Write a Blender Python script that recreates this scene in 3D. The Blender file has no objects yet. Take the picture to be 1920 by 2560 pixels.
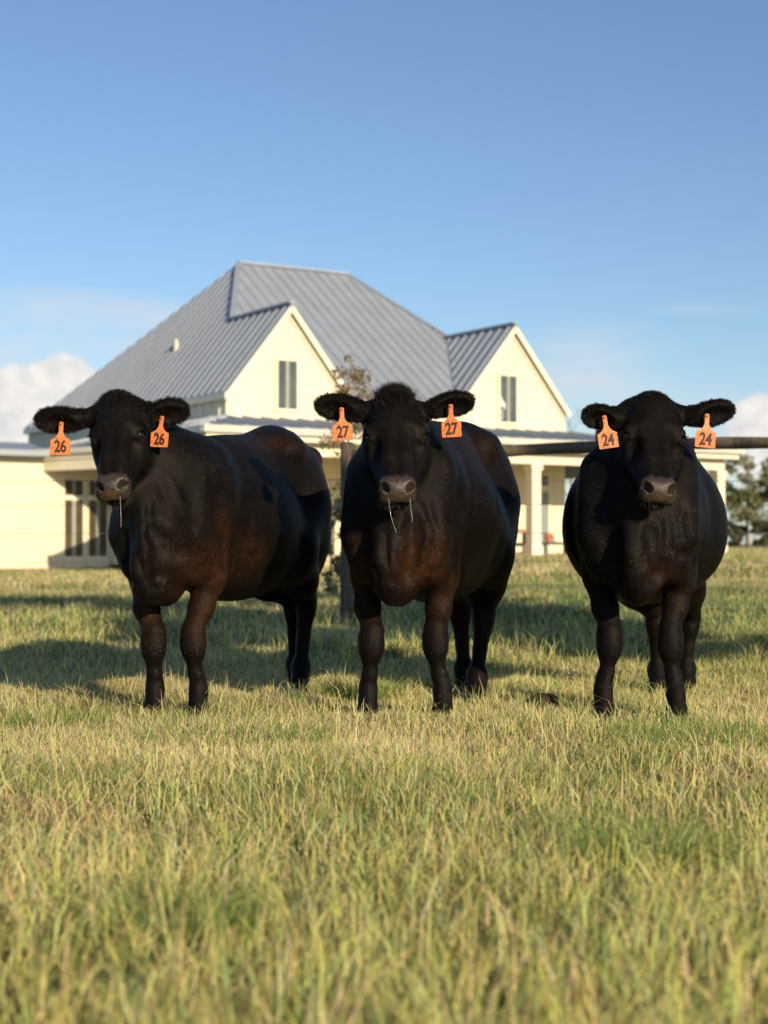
import bpy, bmesh, math, random
import numpy as np
from mathutils import Vector, Matrix
from math import radians, sin, cos, pi

# ------------------------------------------------------------------ camera, sky, sun, exposure
SC = bpy.context.scene
COL = SC.collection
F_PX, CAM_H, HOR = 3900.0, 0.70, 1360.0          # focal length in photo pixels, eye height, horizon row
FAST_TEST = False

cam_d = bpy.data.cameras.new('camera')
cam = bpy.data.objects.new('camera', cam_d)
COL.objects.link(cam)
cam.location = (0, 0, CAM_H)
cam.rotation_euler = (radians(90) + math.atan(80 / F_PX), 0, 0)
cam_d.sensor_fit = 'VERTICAL'
cam_d.sensor_height = 36
cam_d.lens = F_PX / 2560 * 36
cam_d.clip_start = 0.05
cam_d.clip_end = 5000
cam_d.dof.use_dof = True
cam_d.dof.focus_distance = 5.8
cam_d.dof.aperture_fstop = 3.2
SC.camera = cam

SUN_EL, SUN_AZ = radians(18.5), radians(30)         # azimuth: to the right of straight behind the camera
sun_dir = Vector((sin(SUN_AZ) * cos(SUN_EL), -cos(SUN_AZ) * cos(SUN_EL), sin(SUN_EL)))
sd = bpy.data.lights.new('sun', 'SUN')
sd.energy = 5.0
sd.angle = radians(0.55)
sd.color = (1.0, 0.79, 0.51)
so = bpy.data.objects.new('sun', sd)
COL.objects.link(so)
so.rotation_euler = sun_dir.to_track_quat('Z', 'Y').to_euler()

W = bpy.data.worlds.new('World')
SC.world = W
W.use_nodes = True
nt = W.node_tree
nt.nodes.clear()
N = nt.nodes.new
L = nt.links.new


def mth(nt, op, a, b=None, c=None, clamp=False):
    n = nt.nodes.new('ShaderNodeMath')
    n.operation = op
    n.use_clamp = clamp
    for i, v in enumerate((a, b, c)):
        if v is None:
            continue
        if isinstance(v, (int, float)):
            n.inputs[i].default_value = v
        else:
            nt.links.new(v, n.inputs[i])
    return n.outputs[0]


def noise(nt, vec, scale, detail=4, rough=0.5, dist=0.0):
    n = nt.nodes.new('ShaderNodeTexNoise')
    n.inputs['Scale'].default_value = scale
    n.inputs['Detail'].default_value = detail
    n.inputs['Roughness'].default_value = rough
    n.inputs['Distortion'].default_value = dist
    if vec is not None:
        nt.links.new(vec, n.inputs['Vector'])
    return n.outputs['Fac']


def ramp(nt, fac, stops, interp='LINEAR'):
    n = nt.nodes.new('ShaderNodeValToRGB')
    n.color_ramp.interpolation = interp
    el = n.color_ramp.elements
    while len(el) < len(stops):
        el.new(0.5)
    for e, (p, c) in zip(el, stops):
        e.position = p
        e.color = (c, c, c, 1) if isinstance(c, (int, float)) else (*c, 1)
    nt.links.new(fac, n.inputs[0])
    return n.outputs[0]


def mixc(nt, fac, a, b, mode='MIX'):
    n = nt.nodes.new('ShaderNodeMix')
    n.data_type = 'RGBA'
    n.blend_type = mode
    if isinstance(fac, (int, float)):
        n.inputs[0].default_value = fac
    else:
        nt.links.new(fac, n.inputs[0])
    for i, v in ((6, a), (7, b)):
        if isinstance(v, tuple):
            n.inputs[i].default_value = (*v, 1)
        else:
            nt.links.new(v, n.inputs[i])
    return n.outputs[2]


sky = N('ShaderNodeTexSky')
sky.sky_type = 'NISHITA'
sky.sun_disc = False
sky.sun_elevation = SUN_EL
sky.sun_rotation = math.atan2(sun_dir.x, sun_dir.y)
sky.air_density = 1.0
sky.dust_density = 0.25
sky.ozone_density = 3.0
geo = N('ShaderNodeTexCoord')
sep = N('ShaderNodeSeparateXYZ')
L(geo.outputs['Generated'], sep.inputs[0])
# sky directions as tangent-plane coordinates: az = x / y, el = z / y (for y > 0)
ysafe = mth(nt, 'MAXIMUM', sep.outputs[1], 0.05)
az = mth(nt, 'DIVIDE', sep.outputs[0], ysafe)
el = mth(nt, 'DIVIDE', sep.outputs[2], ysafe)
cv = N('ShaderNodeCombineXYZ')
L(az, cv.inputs[0])
L(el, cv.inputs[1])
n_big = noise(nt, cv.outputs[0], 14, 7, 0.62)
n_small = noise(nt, cv.outputs[0], 55, 5, 0.6)


def blob(cx, cy, rx, ry):
    dx = mth(nt, 'DIVIDE', mth(nt, 'SUBTRACT', az, cx), rx)
    dy = mth(nt, 'DIVIDE', mth(nt, 'SUBTRACT', el, cy), ry)
    r = mth(nt, 'SQRT', mth(nt, 'ADD', mth(nt, 'MULTIPLY', dx, dx), mth(nt, 'MULTIPLY', dy, dy)))
    return mth(nt, 'SUBTRACT', 1.0, r)          # 1 in the middle, 0 on the rim


def A_(px): return (px - 960) / F_PX
def E_(py): return (HOR - py) / F_PX


b = None
for (px, py, rx, ry) in ((150, 1000, 120, 122), (30, 1030, 150, 120), (250, 1090, 140, 120), (1905, 1075, 95, 100), (1960, 1150, 130, 120)):
    q = blob(A_(px), E_(py), rx / F_PX, ry / F_PX)
    b = q if b is None else mth(nt, 'MAXIMUM', b, q)
bump_ = mth(nt, 'ADD', mth(nt, 'MULTIPLY', mth(nt, 'SUBTRACT', n_big, 0.5), 0.5), mth(nt, 'MULTIPLY', mth(nt, 'SUBTRACT', n_small, 0.5), 0.35))
cum = ramp(nt, mth(nt, 'ADD', mth(nt, 'ADD', b, bump_), 0.0), [(0.02, 0.0), (0.16, 1.0)])
# stretched high cloud
mp = N('ShaderNodeMapping')
mp.inputs['Scale'].default_value = (3.0, 11.0, 1)
mp.inputs['Rotation'].default_value = (0, 0, radians(-6))
L(cv.outputs[0], mp.inputs[0])
n_cir = noise(nt, mp.outputs[0], 3.0, 8, 0.62, 0.4)
wb = mth(nt, 'MAXIMUM', mth(nt, 'MULTIPLY', blob(A_(60), E_(830), 600 / F_PX, 125 / F_PX), 2.2),
         mth(nt, 'MAXIMUM', blob(A_(1480), E_(930), 300 / F_PX, 150 / F_PX), mth(nt, 'MAXIMUM', blob(A_(1750), E_(1120), 620 / F_PX, 190 / F_PX), mth(nt, 'MULTIPLY', blob(A_(1760), E_(772), 190 / F_PX, 22 / F_PX), 0.3))))
wb = mth(nt, 'MAXIMUM', wb, mth(nt, 'MULTIPLY', blob(0.0, E_(1300), 3.0, 260 / F_PX), 0.8))
wisp = mth(nt, 'MULTIPLY', ramp(nt, mth(nt, 'MAXIMUM', wb, 0.0), [(0.0, 0.0), (0.8, 1.0)]), ramp(nt, n_cir, [(0.30, 0.0), (0.70, 1.0)]))
wisp = mth(nt, 'MULTIPLY', wisp, 0.95, clamp=True)
shade = ramp(nt, mth(nt, 'ADD', mth(nt, 'MULTIPLY', n_small, 0.5), mth(nt, 'MULTIPLY', n_big, 0.6)), [(0.40, (5.2, 5.4, 5.8)), (0.52, (6.6, 6.5, 6.4)), (0.64, (7.9, 7.6, 7.2))])
gain = mixc(nt, 1.0, sky.outputs[0], (0.98, 1.0, 1.05), 'MULTIPLY')
c1 = mixc(nt, wisp, gain, (5.6, 6.1, 6.7))
c2 = mixc(nt, cum, c1, shade)
bg = N('ShaderNodeBackground')
bg.inputs['Strength'].default_value = 0.106
L(c2, bg.inputs['Color'])
wo = N('ShaderNodeOutputWorld')
L(bg.outputs[0], wo.inputs['Surface'])

SC.view_settings.view_transform = 'Standard'
SC.view_settings.look = 'None'
SC.view_settings.exposure = 0.18
SC.view_settings.gamma = 1.0
SC.cycles.max_bounces = 6
SC.cycles.transparent_max_bounces = 8
SC.cycles.use_denoising = True

rng = np.random.default_rng(7)
random.seed(5)

# ------------------------------------------------------------------ helpers


def P(px, py, d):
    """photo pixel + distance along the view axis -> world point (used to take measurements)"""
    return np.array([(px - 960) / F_PX * d, d, CAM_H + (HOR - py) / F_PX * d])


def new_mat(name):
    m = bpy.data.materials.new(name)
    m.use_nodes = True
    nt = m.node_tree
    return m, nt, nt.nodes['Principled BSDF']


def simple_mat(name, col, rough=0.6, metal=0.0, var=0.12, scale=6.0, bump=0.0, bscale=30.0, coords='Object'):
    m, nt, bs = new_mat(name)
    tc = nt.nodes.new('ShaderNodeTexCoord')
    v = tc.outputs[coords]
    n = noise(nt, v, scale, 5, 0.6)
    a = tuple(max(0, c * (1 - var)) for c in col)
    b_ = tuple(min(1, c * (1 + var)) for c in col)
    L = nt.links.new
    L(ramp(nt, n, [(0.3, a), (0.7, b_)]), bs.inputs['Base Color'])
    bs.inputs['Metallic'].default_value = metal
    r2 = ramp(nt, noise(nt, v, scale * 2.3, 4), [(0.3, max(0, rough - 0.07)), (0.7, min(1, rough + 0.07))])
    L(r2, bs.inputs['Roughness'])
    if bump:
        bn = nt.nodes.new('ShaderNodeBump')
        bn.inputs['Strength'].default_value = 0.6
        bn.inputs['Distance'].default_value = bump
        L(noise(nt, v, bscale, 5), bn.inputs['Height'])
        L(bn.outputs[0], bs.inputs['Normal'])
    return m


def link(name, me, mat=None, parent=None):
    o = bpy.data.objects.new(name, me)
    COL.objects.link(o)
    if mat is not None:
        me.materials.append(mat)
    if parent is not None:
        o.parent = parent
    return o


def empty(name, loc=(0, 0, 0), rz=0.0):
    o = bpy.data.objects.new(name, None)
    o.location = loc
    o.rotation_euler = (0, 0, rz)
    o.empty_display_size = 0.2
    COL.objects.link(o)
    return o


def tag(o, label, cat, group=None, kind=None):
    o['label'] = label
    o['category'] = cat
    if group:
        o['group'] = group
    if kind:
        o['kind'] = kind
    return o


def np_mesh(name, verts, faces_flat, loop_tot, smooth=True):
    me = bpy.data.meshes.new(name)
    nv = len(verts)
    nl = len(faces_flat)
    npoly = len(loop_tot)
    me.vertices.add(nv)
    me.vertices.foreach_set('co', np.ascontiguousarray(verts, dtype=np.float32).ravel())
    me.loops.add(nl)
    me.loops.foreach_set('vertex_index', np.ascontiguousarray(faces_flat, dtype=np.int32))
    me.polygons.add(npoly)
    starts = np.zeros(npoly, dtype=np.int32)
    starts[1:] = np.cumsum(loop_tot)[:-1]
    me.polygons.foreach_set('loop_start', starts)
    me.polygons.foreach_set('loop_total', np.ascontiguousarray(loop_tot, dtype=np.int32))
    if smooth:
        me.polygons.foreach_set('use_smooth', np.ones(npoly, dtype=bool))
    me.update(calc_edges=True)
    return me


class MB:
    """collects boxes, prisms and tubes for ONE mesh object"""

    def __init__(s):
        s.bm = bmesh.new()

    def box(s, x0, x1, y0, y1, z0, z1, bev=0.0):
        vs = [s.bm.verts.new(p) for p in ((x0, y0, z0), (x1, y0, z0), (x1, y1, z0), (x0, y1, z0), (x0, y0, z1), (x1, y0, z1), (x1, y1, z1), (x0, y1, z1))]
        fs = [s.bm.faces.new([vs[i] for i in f]) for f in ((0, 3, 2, 1), (4, 5, 6, 7), (0, 1, 5, 4), (1, 2, 6, 5), (2, 3, 7, 6), (3, 0, 4, 7))]
        if bev:
            es = {e for f in fs for e in f.edges}
            bmesh.ops.bevel(s.bm, geom=list(es), offset=bev, segments=2, affect='EDGES')
        return s

    def slab(s, pts, t):
        """planar polygon (any orientation), extruded by vector t"""
        t = Vector(t)
        a = [s.bm.verts.new(p) for p in pts]
        b_ = [s.bm.verts.new(Vector(p) + t) for p in pts]
        n = len(pts)
        s.bm.faces.new(a)
        s.bm.faces.new(list(reversed(b_)))
        for i in range(n):
            s.bm.faces.new((a[i], b_[i], b_[(i + 1) % n], a[(i + 1) % n]))
        return s

    def bar(s, p, q, w, h, up=(0, 0, 1)):
        p, q = Vector(p), Vector(q)
        d = (q - p).normalized()
        u = Vector(up)
        r = d.cross(u).normalized()
        u = r.cross(d).normalized()
        ring = lambda c: [s.bm.verts.new(c + r * (sx * w / 2) + u * (sz * h / 2)) for sx, sz in ((-1, -1), (1, -1), (1, 1), (-1, 1))]
        a, b_ = ring(p), ring(q)
        s.bm.faces.new(a)
        s.bm.faces.new(list(reversed(b_)))
        for i in range(4):
            s.bm.faces.new((a[i], b_[i], b_[(i + 1) % 4], a[(i + 1) % 4]))
        return s

    def tube(s, pts, radii, seg=10, smooth=True, caps=True):
        pts = [Vector(p) for p in pts]
        if isinstance(radii, (int, float)):
            radii = [radii] * len(pts)
        rings = []
        for i, p in enumerate(pts):
            d = (pts[min(i + 1, len(pts) - 1)] - pts[max(i - 1, 0)])
            d = d.normalized() if d.length > 1e-9 else Vector((0, 0, 1))
            ref = Vector((0, 0, 1)) if abs(d.z) < 0.9 else Vector((1, 0, 0))
            r = d.cross(ref).normalized()
            u = r.cross(d)
            rings.append([s.bm.verts.new(p + (r * cos(2 * pi * k / seg) + u * sin(2 * pi * k / seg)) * radii[i]) for k in range(seg)])
        for a, b_ in zip(rings, rings[1:]):
            for k in range(seg):
                f = s.bm.faces.new((a[k], a[(k + 1) % seg], b_[(k + 1) % seg], b_[k]))
                f.smooth = smooth
        if caps:
            s.bm.faces.new(list(reversed(rings[0])))
            s.bm.faces.new(rings[-1])
        return s

    def ball(s, c, r, sc=(1, 1, 1), sub=2):
        m = Matrix.Translation(c) @ Matrix.Diagonal((*[r * k for k in sc], 1))
        g = bmesh.ops.create_icosphere(s.bm, subdivisions=sub, radius=1, matrix=m)
        for v in g['verts']:
            for f in v.link_faces:
                f.smooth = True
        return s

    def build(s, name, mat, parent=None, recalc=True):
        if recalc:
            bmesh.ops.recalc_face_normals(s.bm, faces=s.bm.faces)
        me = bpy.data.meshes.new(name)
        s.bm.to_mesh(me)
        s.bm.free()
        return link(name, me, mat, parent)


def value_noise(x, y, scale, seed=0):
    """cheap smooth 2-D noise in numpy, 0..1"""
    x = np.asarray(x) / scale
    y = np.asarray(y) / scale
    xi = np.floor(x).astype(np.int64)
    yi = np.floor(y).astype(np.int64)
    fx = x - xi
    fy = y - yi
    fx = fx * fx * (3 - 2 * fx)
    fy = fy * fy * (3 - 2 * fy)

    def h(a, b_):
        n = (a * 374761393 + b_ * 668265263 + seed * 1442695041) & 0x7fffffff
        n = ((n ^ (n >> 13)) * 1274126177) & 0x7fffffff
        return ((n ^ (n >> 16)) & 0xffff) / 65535.0
    return (h(xi, yi) * (1 - fx) + h(xi + 1, yi) * fx) * (1 - fy) + (h(xi, yi + 1) * (1 - fx) + h(xi + 1, yi + 1) * fx) * fy


def sstep(a, b_, x):
    t = np.clip((np.asarray(x, dtype=float) - a) / (b_ - a), 0, 1)
    return t * t * (3 - 2 * t)


def ground_z(x, y):
    z = 0.36 * sstep(13, 31, y) * sstep(-5, 3, x)
    z = z + (value_noise(x, y, 1.3, 3) - 0.5) * 0.035 * sstep(7.5, 9.5, y) + (value_noise(x, y, 0.5, 4) - 0.5) * 0.015
    return z

# ------------------------------------------------------------------ ground


def build_ground():
    xs = np.concatenate([-np.geomspace(900, 12, 22), np.linspace(-11.5, 11.5, 150), np.geomspace(12, 900, 22)])
    ys = np.concatenate([-np.geomspace(200, 2, 10), np.linspace(-1, 45, 260), np.geomspace(46, 2500, 24)])
    X, Y = np.meshgrid(xs, ys)
    Z = ground_z(X, Y)
    v = np.stack([X.ravel(), Y.ravel(), Z.ravel()], 1)
    nx, ny = len(xs), len(ys)
    i = np.arange(nx - 1)[None, :] + np.arange(ny - 1)[:, None] * nx
    f = np.stack([i, i + 1, i + 1 + nx, i + nx], -1).reshape(-1)
    me = np_mesh('ground', v, f, np.full((nx - 1) * (ny - 1), 4))
    m, nt, bs = new_mat('pasture_soil')
    tc = nt.nodes.new('ShaderNodeTexCoord')
    c = ramp(nt, noise(nt, tc.outputs['Object'], 1.1, 6, 0.65), [(0.3, (0.055, 0.062, 0.018)), (0.5, (0.10, 0.095, 0.034)), (0.7, (0.16, 0.135, 0.055))])
    c = mixc(nt, ramp(nt, noise(nt, tc.outputs['Object'], 40, 4, 0.7), [(0.35, 0.0), (0.7, 0.6)]), c, (0.03, 0.028, 0.014))
    nt.links.new(c, bs.inputs['Base Color'])
    bs.inputs['Roughness'].default_value = 0.95
    bn = nt.nodes.new('ShaderNodeBump')
    bn.inputs['Distance'].default_value = 0.03
    nt.links.new(noise(nt, tc.outputs['Object'], 25, 6, 0.7), bn.inputs['Height'])
    nt.links.new(bn.outputs[0], bs.inputs['Normal'])
    o = link('ground', me, m)
    o['kind'] = 'structure'


# ------------------------------------------------------------------ grass
def blades(x, y, h, w, lean, az, col, bend=0.5, z=None, twist=None):
    n = len(x)
    if z is None:
        z = ground_z(x, y)
    dx, dy = np.cos(az), np.sin(az)
    if twist is None:
        twist = rng.uniform(-0.6, 0.6, n)
    fa = twist                                        # blade face turned mostly across the view
    wx, wy = np.cos(fa) * w / 2, np.sin(fa) * w / 2
    base = np.stack([x, y, z - 0.006], 1)
    mid = np.stack([x + dx * lean * h * 0.38, y + dy * lean * h * 0.38, z + h * 0.58], 1)
    k = np.clip(1 - lean * bend * 0.55, 0.15, 1)
    tip = np.stack([x + dx * lean * h * 1.05, y + dy * lean * h * 1.05, z + h * k], 1)
    wv = np.stack([wx, wy, np.zeros(n)], 1)
    v = np.stack([base - wv, base + wv, mid + wv * 0.8, mid - wv * 0.8, tip], 1).reshape(-1, 3)
    i = np.arange(n)[:, None] * 5
    quad = i + np.array([[0, 1, 2, 3]])
    tri = i + np.array([[3, 2, 4]])
    f = np.concatenate([quad, tri], 1).ravel()
    lt = np.tile(np.array([4, 3]), n)
    c = np.repeat(col, 5, axis=0).reshape(n, 5, 4).copy()
    return v, f, lt, c.reshape(-1, 4)


def grass_colour(x, y, n):
    dry = value_noise(x, y, 0.9, 11) * 0.5 + value_noise(x, y, 0.28, 12) * 0.35 + value_noise(x, y, 3.1, 13) * 0.4
    far = sstep(7.2, 8.6, y)
    dry = dry + 0.10 * far * (value_noise(x, y * 0.4, 1.7, 17) - 0.3)
    p_dry = np.clip((dry - 0.40) * 1.4, 0.12, 0.75)
    p_dry = p_dry * (1 - 0.5 * (1 - sstep(3.0, 5.0, y)))
    t = rng.random(n)
    green = np.stack([rng.uniform(0.24, 0.45, n), rng.uniform(0.31, 0.48, n), rng.uniform(0.09, 0.19, n)], 1)
    lush = sstep(10, 13.5, y) * (1 - sstep(17, 22, y)) * (0.4 + 0.9 * value_noise(x, y, 2.5, 23))
    green = green * rng.uniform(.5, 1.12, n)[:, None]
    green = green * (1 - lush * np.array([[0.50], [0.33], [0.25]])).T
    p_dry = p_dry * (1 - 0.75 * np.clip(lush, 0, 1))
    straw = np.stack([rng.uniform(0.58, 0.88, n), rng.uniform(0.52, 0.74, n), rng.uniform(0.28, 0.46, n)], 1)
    red = np.stack([rng.uniform(0.26, 0.38, n), rng.uniform(0.16, 0.22, n), rng.uniform(0.07, 0.1, n)], 1)
    col = np.where((t < p_dry)[:, None], straw, green)
    col = np.where((rng.random(n) < 0.03 * (p_dry > 0.3))[:, None], red, col)
    deep = value_noise(x, y, 0.6, 21)
    col = col * (0.70 + 0.5 * deep)[:, None] * rng.uniform(.7, 1.15, n)[:, None]
    return np.concatenate([col, np.ones((n, 1))], 1), p_dry


def scatter(y0, y1, dens, side, wpow=1.0):
    area = 0.266 * (y1 ** 2 - y0 ** 2) + 2 * side * (y1 - y0)
    n = int(area * dens)
    # rejection-free: draw y with linear width law
    u = rng.random(n)
    a, b_ = 0.266, 2 * side
    Cc = u * (a * (y1 ** 2 - y0 ** 2) + b_ * (y1 - y0)) + a * y0 ** 2 + b_ * y0
    y = (-b_ + np.sqrt(b_ ** 2 + 4 * a * Cc)) / (2 * a)
    hw = 0.266 * y + side
    x = rng.uniform(-1, 1, n) * hw
    return x, y


def clumped(x, y, r, frac=0.75, per=22):
    n = len(x)
    nc = max(1, n // per)
    idx = rng.integers(0, nc, n)
    cx, cy = x[:nc], y[:nc]
    pick = rng.random(n) < frac
    ang = rng.random(n) * 2 * pi
    rad = r * np.sqrt(rng.random(n)) * (0.5 + rng.random(nc)[idx])
    nx = np.where(pick, cx[idx] + np.cos(ang) * rad, x)
    ny = np.where(pick, cy[idx] + np.sin(ang) * rad, y)
    out = np.where(pick, ang, rng.random(n) * 2 * pi)
    return nx, ny, out


def build_grass():
    V, Fc, LT, C4 = [], [], [], []
    off = 0

    def add(res):
        nonlocal off
        v, f, lt, c = res
        V.append(v)
        Fc.append(f + off)
        LT.append(lt)
        C4.append(c)
        off += len(v)
    hmap = lambda x, y: 0.55 + 0.9 * value_noise(x, y, 0.45, 31) * (0.6 + 0.6 * value_noise(x, y, 1.7, 32))
    # dense turf, near
    for (y0, y1, dens, side, h0, h1, w0, w1) in (
            (1.45, 3.2, 12000, 0.55, 0.035, 0.085, 0.0016, 0.0038),
            (3.2, 5.0, 10500, 0.6, 0.03, 0.072, 0.0016, 0.0034),
            (5.0, 8.0, 8500, 0.7, 0.028, 0.070, 0.0018, 0.0036),
            (8.0, 13.0, 2600, 0.9, 0.035, 0.085, 0.0032, 0.0060)):
        if FAST_TEST:
            dens *= 0.12
        x, y = scatter(y0, y1, dens, side)
        x, y, out = clumped(x, y, 0.035)
        kp = (value_noise(x, y, .30, 61) * .6 + value_noise(x, y, .9, 62) * .4 > .27) | (rng.random(len(x)) < .35)
        x, y, out = x[kp], y[kp], out[kp]
        n = len(x)
        col, pd = grass_colour(x, y, n)
        h = rng.uniform(h0, h1, n) * hmap(x, y)
        add(blades(x, y, h, rng.uniform(w0, w1, n), np.abs(rng.normal(0.55, 0.5, n)).clip(0, 2.0), out + rng.normal(0, 0.9, n), col))
    # taller wisps and seed stalks
    for (y0, y1, dens, h0, h1, w) in ((1.4, 3.2, 1900, 0.07, 0.17, 0.0030), (3.2, 5.0, 700, 0.06, 0.13, 0.0028), (5.0, 9.0, 420, 0.05, 0.12, 0.0026), (9, 18, 90, 0.1, 0.2, 0.005)):
        x, y = scatter(y0, y1, dens, 0.6)
        x, y, out = clumped(x, y, 0.05, 0.6, 8)
        n = len(x)
        col, pd = grass_colour(x, y, n)
        straw = np.stack([rng.uniform(0.5, 0.75, n), rng.uniform(0.54, 0.70, n), rng.uniform(0.16, 0.26, n), np.ones(n)], 1)
        col = np.where((rng.random(n) < 0.6)[:, None], straw, col)
        add(blades(x, y, rng.uniform(h0, h1, n), w * rng.uniform(.7, 1.3, n), np.abs(rng.normal(0.6, 0.45, n)).clip(0, 1.8), out + rng.normal(0, .8, n), col, 0.4))
    x, y = scatter(1.4, 7.5, 120, 0.5)
    n = len(x)
    col = np.stack([rng.uniform(0.6, 0.85, n), rng.uniform(0.6, 0.78, n), rng.uniform(0.30, 0.44, n), np.ones(n)], 1)
    add(blades(x, y, rng.uniform(0.07, 0.17, n), rng.uniform(.0016, .003, n), np.abs(rng.normal(0.9, 0.6, n)), rng.random(n) * 2 * pi, col, 0.5))
    # flattened dead stems
    x, y = scatter(1.6, 9, 200, 0.5)
    n = len(x)
    col = np.stack([rng.uniform(0.4, 0.6, n), rng.uniform(0.30, 0.42, n), rng.uniform(0.13, 0.2, n), np.ones(n)], 1)
    add(blades(x, y, rng.uniform(0.03, 0.06, n), np.full(n, 0.003), rng.uniform(1.8, 3.4, n), rng.random(n) * 2 * pi, col, 0.2))
    for (cx, cy, rr_, nn_, kind_) in ((-0.95, 3.95, .16, 900, 0), (1.05, 4.6, .2, 900, 0), (0.15, 4.5, .22, 800, 0), (-0.5, 5.3, .2, 260, 1), (1.25, 5.35, .30, 520, 1), (-1.2, 5.7, .15, 200, 1), (.55, 3.3, .12, 500, 1), (-.35, 2.7, .1, 400, 1), (-.1, 6.9, .12, 400, 1)):
        a_ = rng.random(nn_) * 2 * pi
        r_ = rr_ * np.sqrt(rng.random(nn_))
        x, y = cx + np.cos(a_) * r_ * 1.6, cy + np.sin(a_) * r_
        if kind_ == 0:
            col = np.stack([rng.uniform(.42, .66, nn_), rng.uniform(.30, .46, nn_), rng.uniform(.17, .28, nn_), np.ones(nn_)], 1)
            add(blades(x, y, rng.uniform(.03, .06, nn_), rng.uniform(.002, .0035, nn_), rng.uniform(.8, 2.4, nn_), rng.random(nn_) * 2 * pi, col))
        else:
            col = np.stack([rng.uniform(.13, .24, nn_), rng.uniform(.20, .32, nn_), rng.uniform(.05, .10, nn_), np.ones(nn_)], 1)
            add(blades(x, y, rng.uniform(.07, .15, nn_), rng.uniform(.002, .0036, nn_), rng.uniform(.1, .9, nn_), a_, col))
    # mid field
    for (y0, y1, dens, h0, h1, w0, w1) in ((13, 22, 620, 0.06, 0.14, 0.006, 0.011), (22, 46, 170, 0.08, 0.17, 0.010, 0.022), (46, 110, 22, 0.1, 0.22, 0.03, 0.05)):
        if FAST_TEST:
            dens *= 0.2
        x, y = scatter(y0, y1, dens, 1.5)
        x, y, out = clumped(x, y, 0.14)
        n = len(x)
        col, pd = grass_colour(x, y, n)
        add(blades(x, y, rng.uniform(h0, h1, n) * hmap(x * 0.3, y * 0.3), rng.uniform(w0, w1, n), np.abs(rng.normal(0.3, 0.25, n)), out, col))
    v = np.concatenate(V)
    me = np_mesh('grass', v, np.concatenate(Fc), np.concatenate(LT), smooth=False)
    ca = me.color_attributes.new('tint', 'FLOAT_COLOR', 'POINT')
    ca.data.foreach_set('color', np.concatenate(C4).astype(np.float32).ravel())
    m, nt, bs = new_mat('grass_blade')
    at = nt.nodes.new('ShaderNodeAttribute')
    at.attribute_name = 'tint'
    nt.links.new(at.outputs['Color'], bs.inputs['Base Color'])
    bs.inputs['Roughness'].default_value = 0.5
    bs.inputs['Specular IOR Level'].default_value = 0.35
    tr = nt.nodes.new('ShaderNodeBsdfTranslucent')
    nt.links.new(mixc(nt, 1.0, at.outputs['Color'], (1.0, 1.0, 0.6), 'MULTIPLY'), tr.inputs[0])
    mx = nt.nodes.new('ShaderNodeMixShader')
    mx.inputs[0].default_value = 0.28
    nt.links.new(bs.outputs[0], mx.inputs[1])
    nt.links.new(tr.outputs[0], mx.inputs[2])
    nt.links.new(mx.outputs[0], nt.nodes['Material Output'].inputs['Surface'])
    o = link('grass', me, m)
    tag(o, 'short pasture grass of green and straw coloured blades around the cows', 'grass', kind='stuff')


# ------------------------------------------------------------------ house
HOUSE_YAW = radians(32)
HC = (-3.435, 30.10)


def roof_mat():
    m, nt, bs = new_mat('galvanised_roof')
    tc = nt.nodes.new('ShaderNodeTexCoord')
    n = noise(nt, tc.outputs['Object'], 1.3, 5, 0.6)
    nt.links.new(ramp(nt, n, [(0.3, (0.295, 0.345, 0.415)), (0.7, (0.345, 0.395, 0.47))]), bs.inputs['Base Color'])
    bs.inputs['Metallic'].default_value = 0.12
    nt.links.new(ramp(nt, noise(nt, tc.outputs['Object'], 4, 5), [(0.3, 0.42), (0.7, 0.56)]), bs.inputs['Roughness'])
    return m


def siding_mat():
    m, nt, bs = new_mat('cream_siding')
    tc = nt.nodes.new('ShaderNodeTexCoord')
    n = noise(nt, tc.outputs['Object'], 1.0, 6, 0.65)
    nt.links.new(ramp(nt, n, [(0.3, (0.75, 0.70, 0.53)), (0.7, (0.80, 0.75, 0.575))]), bs.inputs['Base Color'])
    bs.inputs['Roughness'].default_value = 0.6
    return m


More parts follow.
